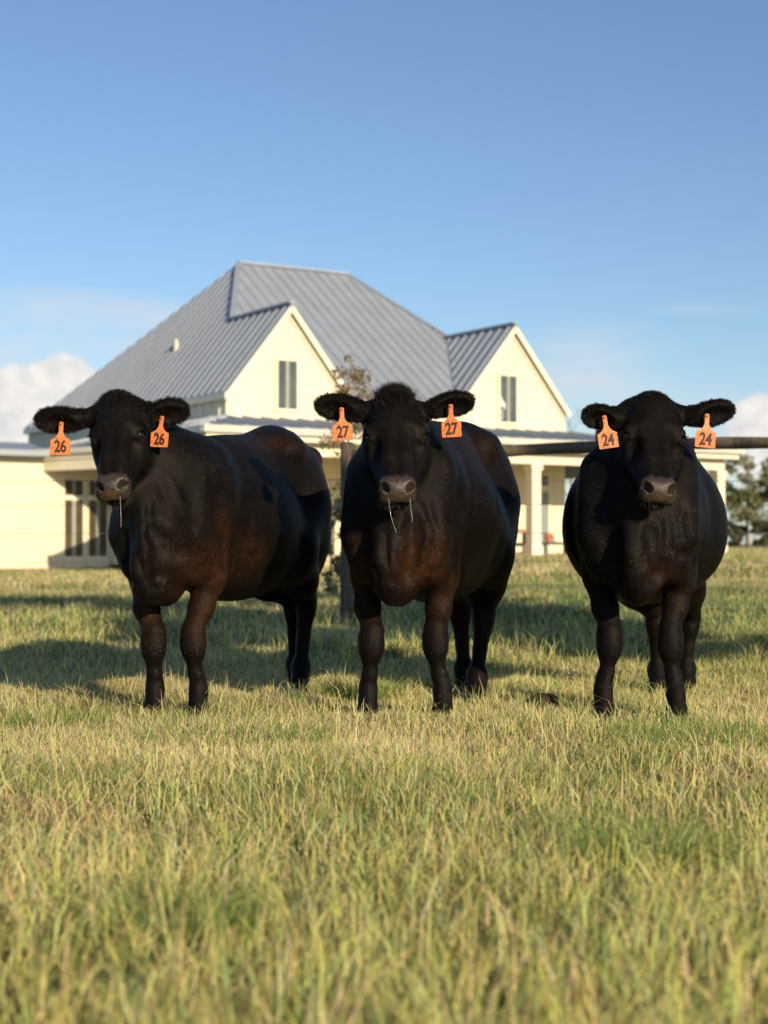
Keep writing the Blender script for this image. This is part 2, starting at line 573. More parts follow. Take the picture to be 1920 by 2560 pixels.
def build_house():
    H = empty('farmhouse', (HC[0], HC[1], 0), HOUSE_YAW)
    tag(H, 'cream farmhouse with grey metal roof and two gables behind the cows', 'house')
    MR, MS = roof_mat(), siding_mat()
    MT = simple_mat('cream_trim', (0.80, 0.755, 0.60), 0.5, var=0.04)
    MG = simple_mat('gutter_paint', (0.62, 0.62, 0.56), 0.4, var=0.05)
    MW = simple_mat('dark_glass', (0.085, 0.10, 0.11), 0.12, var=0.25, scale=2)
    MM = simple_mat('grey_green_muntin', (0.30, 0.335, 0.28), 0.5, var=0.05)
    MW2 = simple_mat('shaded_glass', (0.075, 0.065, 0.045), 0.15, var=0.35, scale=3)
    MCU = simple_mat('white_curtain', (0.55, 0.58, 0.6), 0.7, var=0.1)
    MD = simple_mat('grey_blue_door', (0.24, 0.29, 0.31), 0.45, var=0.06)
    MC = simple_mat('porch_concrete', (0.52, 0.44, 0.30), 0.85, var=0.15, scale=3)
    MBk = simple_mat('foundation_brick', (0.42, 0.30, 0.17), 0.9, var=0.25, scale=9)
    ze, za, zr = 4.0, 5.97, 7.85
    aL, aR = 1.72, 11.15
    bF, bB, br = 2.62, 15.5, 8.2
    g1, g2 = 3.32, 9.42          # gable ridges
    hw1, hw2 = 1.6, 1.66
    R1, R2 = (4.8, br, zr), (8.05, br, zr)
    HP = (9.48, 5.74, 6.05)
    bv = 2.8 + (za - ze) / ((zr - ze) / (br - 2.8))
    dn = (0, 0, -0.07)
    r = MB()
    left = [(aL, bF, ze - 0.05), (g1, bF, za), (g1, bv, za), R1, (aL, bB, ze - 0.05)]
    r.slab(left, dn)
    r.slab([(g1, bF, za), (g1 + hw1, bF, ze - 0.05), (g1 + hw1, 2.8, ze - 0.05), (g1, bv, za)], dn)
    front = [(g1 + hw1, 2.8, ze), (g2 - hw2, 2.8, ze), (g2, bv, za), HP, R2, R1, (g1, bv, za)]
    r.slab(front, dn)
    r.slab([(g2, bF, za), (g2, bv + .25, za), (g2 - hw2, 2.78, ze - 0.05), (g2 - hw2, bF, ze - 0.05)], dn)
    r.slab([(g2, bF, za), (g2 + hw2, bF, ze - 0.05), (g2 + hw2, 2.9, ze - 0.05), (g2, HP[1], za)], dn)
    r.slab([R2, HP, (aR, 2.95, ze), (aR, bB, ze)], dn)
    r.slab([R1, R2, (aR, bB, ze), (aL, bB, ze)], dn)
    roof = r.build('roof', MR, H)
    # standing seams, raised ribs running up the slope
    s = MB()
    pl = (za - (ze - .05)) / (g1 - aL)
    b_ = bF + 0.22
    while b_ < bB - 0.1:
        # top limit of the left plane at this b
        if b_ <= bv:
            at_ = g1
        elif b_ <= br:
            at_ = g1 + (4.8 - g1) * (b_ - bv) / (br - bv)
        else:
            at_ = 4.8 + (aL - 4.8) * (b_ - br) / (bB - br)
        zz = lambda a: ze - 0.05 + pl * (a - aL)
        if at_ > aL + 0.1:
            s.bar((aL, b_, zz(aL) + 0.03), (at_, b_, zz(at_) + 0.03), 0.03, 0.026)
        b_ += 0.36
    pf = (zr - ze) / (br - 2.8)
    a = 1.9
    while a < 10.6:
        lo = 2.8
        if a < g1 + hw1:
            lo = 2.8 + (bv - 2.8) * max(0, (g1 + hw1 - a)) / hw1
        if a > g2 - hw2:
            lo = 2.8 + (bv - 2.8) * min(1, (a - (g2 - hw2)) / hw2)
        if a < 4.8:
            hi = bv + (br - bv) * (a - g1) / (4.8 - g1)
        elif a < 8.05:
            hi = br
        else:
            hi = br - (a - 8.05) * 1.72
        if a > g1 and hi > lo + 0.1:
            s.bar((a, lo, ze + pf * (lo - 2.8) + 0.02), (a, hi, ze + pf * (hi - 2.8) + 0.02), 0.02, 0.008)
        a += 0.32
    # right gable left slope ribs
    b_ = bF + 0.2
    while b_ < bv:
        t = (b_ - 2.78) / (bv - 2.78)
        al = g2 - hw2 + max(0, t) * hw2
        p2 = (za - ze + .05) / hw2
        s.bar((al, b_, ze - .05 + p2 * (al - g2 + hw2) + .03), (g2, b_, za + .03), 0.035, 0.034)
        b_ += 0.36
    s.bar((4.8, br, zr + .03), (8.05, br, zr + .03), 0.14, 0.05)
    s.bar((g1, bF, za + .03), (g1, bv, za + .03), 0.14, 0.05)
    s.bar((g2, bF, za + .03), (g2, bv + .25, za + .03), 0.14, 0.05)
    s.bar((g1, bv, za + .02), R1, 0.13, 0.05)
    s.bar((R2[0], R2[1], zr + .02), (9.48, 5.74, 6.09), 0.13, 0.05)
    s.build('roof_seam', MR, roof)
    v = MB()
    v.tube([(2.95, 7.9, 5.35), (2.95, 7.9, 5.74)], 0.045, 12)
    v.tube([(2.95, 7.9, 5.42), (2.95, 7.9, 5.50)], 0.07, 12)
    v.build('vent_pipe', MT, roof)
    # walls
    w = MB()
    w.box(1.8, 11.05, 2.8, 15.4, 0.2, ze - 0.06)
    w.build('wall', MS, H)
    bt = MB()
    b_ = 3.1
    while b_ < 15.3:
        bt.box(1.775, 1.8, b_, b_ + 0.06, 0.3, ze - 0.1)
        b_ += 0.41
    a = 2.1
    while a < 11.0:
        bt.box(a, a + 0.05, 2.785, 2.799, 0.5, 3.3)
        a += 0.41
    bt.build('batten', MS, H)
    for g, hw in ((g1, hw1), (g2, hw2)):
        gw = MB()
        k = hw - 0.1
        zt = za - 0.12 - (za - ze) * 0.02
        gw.slab([(g - k, 2.79, ze - 0.08), (g + k, 2.79, ze - 0.08), (g, 2.79, zt)], (0, 0.1, 0))
        gw.box(g - k, g + k, 2.79, 2.85, 3.3, ze - 0.08)
        aa = g - k + 0.15
        while aa < g + k - 0.05:
            top = zt - (zt - ze + 0.08) * abs(aa + 0.02 - g) / k - 0.06
            gw.box(aa, aa + 0.035, 2.775, 2.79, 3.35, top)
            aa += 0.31
        gw.build('gable_wall', MS, H)
        rk = MB()
        for sgn in (-1, 1):
            rk.bar((g + sgn * hw, bF + .02, ze - 0.16), (g, bF + .02, za - 0.10), 0.05, 0.11, (0, 0, 1))
            rk.bar((g + sgn * (hw - .05), 2.76, ze - 0.22), (g, 2.76, za - 0.24), 0.03, 0.08, (0, 0, 1))
        rk.build('rake_board', MT, H)
    # left eave fascia of the main roof
    fb = MB()
    fb.box(aL - 0.03, aL + .02, bF, bB, ze - 0.2, ze - 0.06)
    fb.build('fascia_board', MT, H)

    def window(a0, a1, z0, z1, bp, n=2, curtain=False, name='window', mull=0.085, parent=H):
        t = 0.06
        fr = MB()
        fr.box(a0 - t, a1 + t, bp - 0.05, bp, z1, z1 + t)
        fr.box(a0 - t, a1 + t, bp - 0.06, bp, z0 - t, z0)
        fr.box(a0 - t, a0, bp - 0.05, bp, z0, z1)
        fr.box(a1, a1 + t, bp - 0.05, bp, z0, z1)
        f = fr.build(name, MT, parent)
        for k in range(1, n):
            c = a0 + (a1 - a0) * k / n
            MB().box(c - mull / 2, c + mull / 2, bp - 0.045, bp - .001, z0 + .001, z1 - .001).build('mullion', MM, f)
        for k in range(n):
            c0 = a0 + (a1 - a0) * k / n + (mull / 2 if k else 0)
            c1 = a0 + (a1 - a0) * (k + 1) / n - (mull / 2 if k < n - 1 else 0)
            pm = MB()
            pm.box(c0, c1, bp - 0.02, bp - 0.002, z0, z1)
            pm.build('pane', MW, f)
        if curtain:
            cu = MB()
            cu.slab([(a0 + 0.0, bp - 0.024, z0 + 0.42), (a0 + .17, bp - 0.024, z0 + 0.30), (a0 + .17, bp - 0.024, z0 + 0.44), (a0 + .06, bp - 0.024, z0 + 0.56), (a0, bp - 0.024, z0 + 0.7)], (0, 0.004, 0))
            cu.box(a0 + .06, a0 + .09, bp - .024, bp - .02, z0 + .05, z0 + .3)
            cu.build('curtain', MCU, f)
        return f
    window(3.03, 3.50, 3.66, 4.72, 2.78, 2)
    window(9.04, 9.52, 3.62, 4.73, 2.78, 2, curtain=True)
    # porch roof, hipped round the front-left and front-right corners
    zo, zi = 3.0, 3.44
    pr = MB()
    e0, e1_ = 14.15, 11.2
    pr.slab([(0, 0, zo), (e0, 0, zo), (e1_, 2.79, zi), (1.79, 2.79, zi)], (0, 0, -0.06))
    rz = lambda a: zo + (zi - zo) * a / 1.79
    pr.slab([(0, 0, zo), (1.785, 2.79, zi), (1.79, 9.3, zi), (0, 9.3, zo), (1.3, 6.0, rz(1.3)), (1.3, 2.1, rz(1.3)), (0, 1.6, zo)], (0, 0, -0.06))  # side roof notched so the sun draws a diagonal shadow on the wing wall
    pr.slab([(e0, 0, zo), (e0, 9, zo), (e1_, 9, zi), (e1_, 2.79, zi)], (0, 0, -0.06))
    prf = pr.build('porch_roof', MR, H)
    sm = MB()
    a = 0.4
    while a < 14:
        top = min(1, (a / 1.79)) if a < 1.79 else min(1, max(0, (e0 - a) / (e0 - e1_)))
        sm.bar((a, 0, zo + .02), (a, 2.79 * top, zo + (zi - zo) * top + .02), .04, .045)
        a += 0.45
    b_ = 0.4
    while b_ < 9.2:
        top = min(1, b_ / 2.79)
        st = 0.0 if b_ < 1.6 else (1.3 if b_ < 6 else 1.3 * (9.3 - b_) / 3.3)
        sm.bar((st, b_, rz(st) + .02), (1.79 * top, b_, zo + (zi - zo) * top + .02), .04, .045)
        b_ += 0.45
    sm.build('roof_seam', MR, prf)
    gt = MB()
    gt.box(-0.09, e0 + .09, -0.1, 0.0, zo - 0.13, zo + 0.01)
    gt.box(-0.1, 0.0, 0.0, 1.6, zo - 0.13, zo + 0.008)
    gt.bar((1.25, 6.0, zo - .06), (-0.05, 9.28, zo - .06), .1, .13)
    gt.build('gutter', MG, H)
    fs = MB()
    fs.box(0.0, e0, 0.0, 0.04, zo - 0.26, zo - 0.06)
    fs.box(0.0, 0.04, 0.04, 1.6, zo - 0.26, zo - 0.062)
    fs.bar((1.32, 6.02, zo - .16), (0.02, 9.29, zo - .16), .04, .2)
    fs.box(1.28, 1.32, 2.1, 6.0, zo - .26, zo + .2)
    fs.box(e0 - .04, e0, 0.04, 9.0, zo - 0.26, zo - 0.062)
    fs.box(1.3, e0 - .042, 0.042, 2.78, zo - 0.24, zo - 0.2)
    fs.box(0.042, 1.299, 0.042, 1.6, zo - 0.24, zo - 0.2)
    fs.slab([(1.33, 2.79, zo - .24), (1.76, 2.79, zo - .24), (1.76, 9.28, zo - .24), (0.08, 9.28, zo - .24), (1.33, 6.05, zo - .24)], (0, 0, .04))
    fs.build('soffit', MT, H)
    bm_ = MB()
    bm_.box(0.3, e0 - .2, 0.28, 0.5, 2.48, 2.755)
    bm_.box(0.32, 0.52, 0.5, 1.58, 2.48, 2.753)
    bm_.bar((1.40, 6.0, 2.615), (0.12, 9.27, 2.615), .12, .27)
    bm_.box(e0 - .42, e0 - .2, 0.5, 9.0, 2.48, 2.753)
    bm_.build('porch_beam', MT, H)
    for (ca, cb) in ((0.42, 0.40), (4.3, 0.40), (8.23, 0.40), (13.84, 0.40), (13.84, 5.0)):
        c = MB()
        hw = 0.125
        c.box(ca - hw, ca + hw, cb - hw, cb + hw, 0.46, 2.47, 0.008)
        c.box(ca - hw - .03, ca + hw + .03, cb - hw - .03, cb + hw + .03, 2.34, 2.476)
        c.box(ca - hw - .035, ca + hw + .035, cb - hw - .035, cb + hw + .035, 0.455, 0.66)
        c.box(ca - hw - .015, ca + hw + .015, cb - hw - .015, cb + hw + .015, 0.66, 0.70)
        c.build('porch_column', MT, H)
    ps = MB()
    ps.box(-0.05, 14.2, -0.05, 2.78, -0.2, 0.46)
    ps.box(0.4, 1.78, 2.782, 9.2, -0.2, 0.06)
    ps.build('porch_slab', MC, H)
    # front door with transom, porch window
    window(10.22, 10.48, 2.12, 2.36, 2.78, 1)
    d = MB()
    d.box(10.2, 10.5, 2.76, 2.782, 0.46, 1.95, 0.004)
    d.box(10.25, 10.45, 2.752, 2.762, 0.56, 1.1, 0.004)
    d.box(10.25, 10.45, 2.752, 2.762, 1.2, 1.85, 0.004)
    dd = d.build('front_door', MD, H)
    k = MB()
    k.ball((10.225, 2.735, 1.15), 0.022)
    k.build('handle', MW, dd)
    dt = MB()
    dt.box(10.14, 10.198, 2.755, 2.784, 0.46, 2.0)
    dt.box(10.502, 10.56, 2.755, 2.784, 0.46, 2.0)
    dt.box(10.14, 10.56, 2.755, 2.784, 2.0, 2.058)
    dt.build('door_casing', MT, H)
    window(5.2, 6.0, 1.2, 2.25, 2.78, 2)
    # french-door wall of the side wing and the wing beyond it
    bw = 9.3
    lw = MB()
    lw.box(-0.02, 1.79, bw, bw + 0.2, 0.0, 2.98)
    lw.box(-6.0, -0.02, bw - 0.25, bw + 4, 0.0, 2.86)
    lw.build('wing_wall', MS, H)
    br_ = MB()
    br_.box(-6.03, 0.0, bw - 0.31, bw - 0.252, -0.2, 0.12)
    br_.box(0.002, 1.82, bw - 0.05, bw - 0.002, -0.2, 0.09)
    br_.build('foundation', MBk, H)
    wr = MB()
    wr.slab([(-6.2, bw - .62, 2.93), (0.0, bw - .62, 2.93), (0.9, bw + 3.4, 3.38), (-6.2, bw + 3.4, 3.38)], (0, 0, -0.05))
    wr.box(-6.2, -0.03, bw - .70, bw - .6, 2.80, 2.94)
    wr.box(-6.2, -0.0, bw - .6, bw - .26, 2.78, 2.82)
    wr.build('wing_roof', MR, H)
    # french doors (two pairs) with transoms
    for (a0, a1) in ((0.60, 1.07), (1.22, 1.70)):
        fr = MB()
        t = 0.055
        fr.box(a0 - t, a0, bw - 0.05, bw - .002, 0.16, 2.28)
        fr.box(a1, a1 + t, bw - 0.05, bw - .002, 0.16, 2.28)
        fr.box(a0 - t, a1 + t, bw - 0.052, bw - .002, 2.28, 2.36)
        fr.box(a0, a1, bw - 0.05, bw - .002, 1.78, 1.9)
        fr.box(a0, a1, bw - 0.05, bw - .002, 0.1, 0.40)
        f = fr.build('french_door', MT, H)
        mu = MB()
        mu.box((a0 + a1) / 2 - .05, (a0 + a1) / 2 + .05, bw - 0.048, bw - .003, 0.401, 1.779)
        mu.box((a0 + a1) / 2 - .04, (a0 + a1) / 2 + .04, bw - 0.048, bw - .003, 1.901, 2.279)
        mu.build('mullion', MM, f)
        for (q0, q1) in ((a0, (a0 + a1) / 2 - .05), ((a0 + a1) / 2 + .05, a1)):
            MB().box(q0, q1, bw - .02, bw - .004, 0.40, 1.78).build('pane', MW2, f)
        for (q0, q1) in ((a0, (a0 + a1) / 2 - .04), ((a0 + a1) / 2 + .04, a1)):
            MB().box(q0, q1, bw - .02, bw - .004, 1.9, 2.28).build('pane', MW2, f)


def hpt(a, b_, z=0.0):
    e1 = (cos(HOUSE_YAW), sin(HOUSE_YAW))
    e2 = (-sin(HOUSE_YAW), cos(HOUSE_YAW))
    return (HC[0] + a * e1[0] + b_ * e2[0], HC[1] + a * e1[1] + b_ * e2[1], z)


def build_porch_items():
    MWd = simple_mat('weathered_oak', (0.36, 0.21, 0.11), 0.7, var=0.2, scale=8)
    MDk = simple_mat('dark_iron', (0.035, 0.03, 0.025), 0.5)
    MRed = simple_mat('red_plastic', (0.55, 0.045, 0.03), 0.4)
    MWh = simple_mat('white_enamel', (0.75, 0.73, 0.68), 0.4)
    MTe = simple_mat('terracotta', (0.46, 0.17, 0.08), 0.8)
    yaw = HOUSE_YAW
    # wooden table
    t = empty('porch_table', hpt(8.62, 1.5, 0.462), yaw)
    tag(t, 'brown wooden table on the porch left of the white column', 'table')
    MB().box(-0.42, 0.42, -0.3, 0.3, 0.50, 0.58, 0.01).build('table_top', MWd, t)
    lg = MB()
    for sx in (-1, 1):
        for sy in (-1, 1):
            o = MB().box(sx * .36 - .03, sx * .36 + .03, sy * .24 - .03, sy * .24 + .03, 0, 0.498).build('leg', MDk, t)
    MB().box(-0.33, 0.33, -0.03, 0.03, 0.18, 0.27).build('stretcher', MDk, t)
    # red cooler
    c = empty('cooler', hpt(7.55, 0.55, 0.462), yaw)
    tag(c, 'red cooler with a tan base on the porch beside the wooden table', 'cooler')
    MB().box(-.2, .2, -.15, .15, 0.14, 0.36, 0.02).build('body', MRed, c)
    MB().box(-.21, .21, -.16, .16, 0.362, 0.40, 0.01).build('lid', MRed, c)
    MB().box(-.19, .19, -.14, .14, 0.0, 0.138, 0.01).build('base', MTe, c)
    # bench right of the column
    bch = empty('porch_bench', hpt(9.62, 1.4, 0.462), yaw)
    tag(bch, 'low dark wooden bench on the porch right of the white column', 'bench')
    MB().box(-.45, .45, -.16, .16, 0.22, 0.28, 0.008).build('seat', MDk, bch)
    for sx in (-1, 1):
        MB().box(sx * .38 - .03, sx * .38 + .03, -.13, .13, 0, 0.218).build('leg', MDk, bch)
    for (a, lab, mat, dz) in ((9.42, 'small terracotta flowerpot standing on the low porch bench', MTe, 0.74), (9.62, 'small white bucket standing on the low porch bench', MWh, 0.74), (9.72, 'white bucket on the porch floor beside the bench', MWh, 0.462)):
        p = MB()
        p.tube([(0, 0, 0), (0, 0, .02), (0, 0, .17), (0, 0, .2), (0, 0, .2), (0, 0, .1)], [.06, .07, .095, .1, .085, .07], 16)
        o = p.build('flowerpot' if mat is MTe else 'bucket', mat)
        o.location = hpt(a, 1.4 if dz > .5 else 0.9, dz + .004 if dz > .5 else dz)
        tag(o, lab, 'flowerpot' if mat is MTe else 'bucket')


# ------------------------------------------------------------------ fence
def build_fence():
    m, nt, bs = new_mat('weathered_post_wood')
    tc = nt.nodes.new('ShaderNodeTexCoord')
    mp = nt.nodes.new('ShaderNodeMapping')
    mp.inputs['Scale'].default_value = (14, 14, 1.6)
    nt.links.new(tc.outputs['Object'], mp.inputs[0])
    n = noise(nt, mp.outputs[0], 3.0, 8, 0.65)
    nt.links.new(ramp(nt, n, [(0.3, (0.045, 0.037, 0.028)), (0.55, (0.105, 0.082, 0.056)), (0.75, (0.18, 0.138, 0.092))]), bs.inputs['Base Color'])
    bs.inputs['Roughness'].default_value = 0.85
    bn = nt.nodes.new('ShaderNodeBump')
    bn.inputs['Distance'].default_value = 0.012
    nt.links.new(n, bn.inputs['Height'])
    nt.links.new(bn.outputs[0], bs.inputs['Normal'])
    MWr = simple_mat('galvanised_wire', (0.32, 0.32, 0.31), 0.4, metal=0.8)
    FD = 13.2
    F = empty('fence', (0, FD, 0))
    tag(F, 'rustic pasture fence of round wooden posts, one top rail and thin wires behind the cows', 'fence')

    def w(px, py, d=FD):
        p = P(px, py, d)
        return (p[0], p[1] - FD, p[2])

    def post(px, ytop, rad, d=FD):
        x, yy, z = w(px, ytop, d)
        mb = MB()
        zs = np.linspace(-0.2, z, 9)
        pts = [(x + random.uniform(-.004, .004), yy + random.uniform(-.004, .004), q) for q in zs]
        mb.tube(pts, [rad * (1.03 - 0.012 * i + random.uniform(-.02, .02)) for i in range(9)], 16)
        mb.tube([(x, yy, z), (x, yy, z + .01)], [rad * .92, rad * .75], 16)
        mb.build('post', m, F)
    post(868, 1108, 0.060)
    post(1512, 1076, 0.080)
    post(2260, 1066, 0.080)
    post(-560, 1120, 0.08)
    post(-1700, 1130, 0.08)
    rl = MB()
    p0, p1 = w(880, 1140, FD - .0), w(1505, 1118, FD - .0)
    rl.tube([tuple(np.array(p0) * (1 - t) + np.array(p1) * t + np.array([0, 0, .006 * sin(t * 9)])) for t in np.linspace(0, 1, 12)], [0.050 + .002 * sin(i * 2.1) for i in range(12)], 14)
    rl.build('rail', m, F)
    rl = MB()
    p0, p1 = w(1510, 1115, FD), w(2250, 1098, FD)
    rl.tube([tuple(np.array(p0) * (1 - t) + np.array(p1) * t + np.array([0, 0, .006 * sin(t * 7)])) for t in np.linspace(0, 1, 12)], [0.052 + .003 * sin(i * 1.7) for i in range(12)], 14)
    rl.build('rail', m, F)
    for zz in (0.18, 0.36, 0.56, 0.80, 1.04, 1.24):
        wr = MB()
        xs = [w(q, 1300)[0] for q in (-1700, -560, 868, 1522, 2260)]
        pts = []
        for x0, x1 in zip(xs, xs[1:]):
            for t in np.linspace(0, 1, 6)[:-1]:
                pts.append((x0 + (x1 - x0) * t, -0.085, zz - 0.012 * sin(pi * t)))
        wr.tube(pts, 0.0022, 5)
        wr.build('wire', MWr, F)


# ------------------------------------------------------------------ trees
def leaf_cloud(centres, radii, n, size, col0, col1, flat=0.5, seed=1):
    r_ = np.random.default_rng(seed)
    k = len(centres)
    w = np.array(radii) ** 2
    idx = r_.choice(k, n, p=w / w.sum())
    d = r_.normal(0, 1, (n, 3))
    d /= np.linalg.norm(d, axis=1)[:, None]
    rr = np.cbrt(r_.random(n)) * np.array(radii)[idx]
    c = np.array(centres)[idx] + d * rr[:, None] * np.array([1, 1, flat])
    ax = r_.normal(0, 1, (n, 3))
    ax /= np.linalg.norm(ax, axis=1)[:, None]
    bx = np.cross(ax, r_.normal(0, 1, (n, 3)))
    bx /= np.linalg.norm(bx, axis=1)[:, None]
    s = size * r_.uniform(0.6, 1.3, n)[:, None]
    v = np.stack([c - ax * s, c + bx * s * .42, c + ax * s, c - bx * s * .42], 1).reshape(-1, 3)
    f = np.arange(4 * n)
    me = np_mesh('leaves', v, f, np.full(n, 4), smooth=False)
    t = r_.random(n)[:, None]
    col = np.array(col0)[None] * (1 - t) + np.array(col1)[None] * t
    col = np.concatenate([col, np.ones((n, 1))], 1)
    ca = me.color_attributes.new('tint', 'FLOAT_COLOR', 'POINT')
    ca.data.foreach_set('color', np.repeat(col, 4, axis=0).astype(np.float32).ravel())
    return me


LEAFM = None


def leaf_mat():
    global LEAFM
    if LEAFM:
        return LEAFM
    m, nt, bs = new_mat('leaf')
    at = nt.nodes.new('ShaderNodeAttribute')
    at.attribute_name = 'tint'
    nt.links.new(at.outputs['Color'], bs.inputs['Base Color'])
    bs.inputs['Roughness'].default_value = 0.5
    tr = nt.nodes.new('ShaderNodeBsdfTranslucent')
    nt.links.new(at.outputs['Color'], tr.inputs[0])
    mx = nt.nodes.new('ShaderNodeMixShader')
    mx.inputs[0].default_value = 0.3
    nt.links.new(bs.outputs[0], mx.inputs[1])
    nt.links.new(tr.outputs[0], mx.inputs[2])
    nt.links.new(mx.outputs[0], nt.nodes['Material Output'].inputs['Surface'])
    LEAFM = m
    return m


def build_tree(name, loc, h, spread, nb, nleaf, lsize, c0, c1, label, cat, crown_lo=0.35, crad=0.22, flat=0.6, group=None, seed=3, trunk_r=None):
    rr = random.Random(seed)
    T = empty(name, loc)
    tag(T, label, cat, group)
    bark = simple_mat('bark_' + name, (0.16, 0.12, 0.08), 0.9, var=0.3, scale=12)
    tr_ = trunk_r or h * 0.022
    mb = MB()
    pts = [(rr.uniform(-.02, .02) * h * .5 * t, rr.uniform(-.02, .02) * h * .5 * t, h * .93 * t) for t in np.linspace(0, 1, 9)]
    mb.tube(pts, [tr_ * (1 - .8 * t) for t in np.linspace(0, 1, 9)], 10)
    cs, rs = [], []
    for i in range(nb):
        t = crown_lo + (0.97 - crown_lo) * (i + rr.random()) / nb
        a = rr.uniform(0, 2 * pi)
        ln = spread * (0.35 + 0.75 * math.sin(pi * min(1, (1 - t) / (1 - crown_lo) * .8 + .15))) * rr.uniform(.6, 1.15)
        p0 = Vector((0, 0, h * t * .93))
        p2 = p0 + Vector((cos(a) * ln, sin(a) * ln, ln * rr.uniform(.15, .6)))
        p1 = (p0 + p2) / 2 + Vector((0, 0, -.05 * ln))
        rb = tr_ * (1 - .75 * t) * .5
        mb.tube([p0, p1, p2], [rb, rb * .6, rb * .25], 6)
        for q, k in ((p2, 1.0), (p1.lerp(p2, .5), .7)):
            cs.append(tuple(q))
            rs.append(crad * h * .3 * k * rr.uniform(.6, 1.3))
    cs.append((0, 0, h * .95))
    rs.append(crad * h * .2)
    mb.build('trunk', bark, T)
    link('crown', leaf_cloud(cs, rs, nleaf, lsize, c0, c1, flat, seed), leaf_mat(), T)
    return T


def build_trees():
    g0, g1_ = (0.07, 0.10, 0.025), (0.15, 0.17, 0.05)
    p = P(872, 1360, 15.0)
    build_tree('sapling', (p[0], 15.0, 0.0), 2.62, 0.19, 30, 2400, 0.023, (0.16, 0.17, 0.06), (0.42, 0.28, 0.15),
               'slender young tree with bronze tipped leaves behind the fence post left of the middle cow', 'tree', 0.3, 0.10, 0.9, seed=4, trunk_r=.022)
    p = P(828, 1360, 17.5)
    build_tree('shrub', (p[0], 17.5, 0.0), 1.35, 0.22, 20, 1300, 0.04, (0.12, 0.15, 0.05), (0.34, 0.36, 0.14),
               'leafy green shrub between the rump of the left cow and the dark fence post', 'shrub', 0.1, 0.22, 0.9, seed=6, trunk_r=.015)
    specs = [(1868, 108, 6.6, 'tall open pine just right of the porch corner column', 1), (1925, 100, 5.0, 'shorter pine at the right edge of the photo', 2),
             (1990, 112, 7.0, 'pine just outside the right edge', 5), (2100, 120, 7.5, 'pine farthest to the right beyond the field', 8)]
    for px, d, hh, lab, sd_ in specs:
        x = (px - 960) / F_PX * d
        build_tree('pine_tree', (x, d, 0.3), hh, hh * .26, 17, 3000, 0.17, (0.13, 0.16, 0.06), (0.34, 0.36, 0.13), lab, 'tree', 0.3, 0.36, 0.6,
                   group='pine trees beyond the field', seed=sd_, trunk_r=.14)
    build_tree('shadow_caster_tree', (6.6, 2.4, 0.0), 5.0, 3.0, 32, 42000, 0.075, (0.06, 0.09, 0.03), (0.14, 0.17, 0.05),  # unseen tree, added only to cast the shade band behind the cows
               'unseen broad tree added off to the right to shade the grass behind the cows', 'tree', 0.66, 0.36, 0.42, seed=31, trunk_r=.17)
    build_tree('shadow_caster_tree', (7.5, 1.2, 0.0), 3.7, 1.35, 18, 9000, 0.07, (0.06, 0.09, 0.03), (0.14, 0.17, 0.05),  # second unseen tree, added to carry the shade further right
               'smaller unseen tree added beside the broad one to shade the grass at right', 'tree', 0.7, 0.36, 0.42, seed=33, trunk_r=.1)
    # low thicket along the far fence line, bushes one by one
    for i, px in enumerate((1846, 1885, 1930, 1985, 2050)):
        d = 92 + i * 3
        x = (px - 960) / F_PX * d
        build_tree('bush', (x, d, 0.25), 1.5 + .25 * (i % 2), 0.9, 10, 1400, 0.16, (0.05, 0.06, 0.03), (0.13, 0.13, 0.05),
                   ('low dark bush under the pines beside the porch corner column', 'low dark bush under the pines near the right edge', 'low dark bush at the very right edge of the photo', 'low bush outside the right edge', 'low bush far outside the right edge')[i],
                   'bush', 0.1, 0.5, 0.7, group='low bushes beyond the field', seed=20 + i)
    p = P(1428, 1100, 60)
    build_tree('bare_tree', (p[0], 60, 0.3), 5.6, 1.3, 16, 260, 0.06, (0.15, 0.12, 0.09), (0.22, 0.18, 0.13),
               'sparse bare tree showing above the porch roof right of the right gable', 'tree', 0.35, 0.3, 0.8, seed=12, trunk_r=.07)


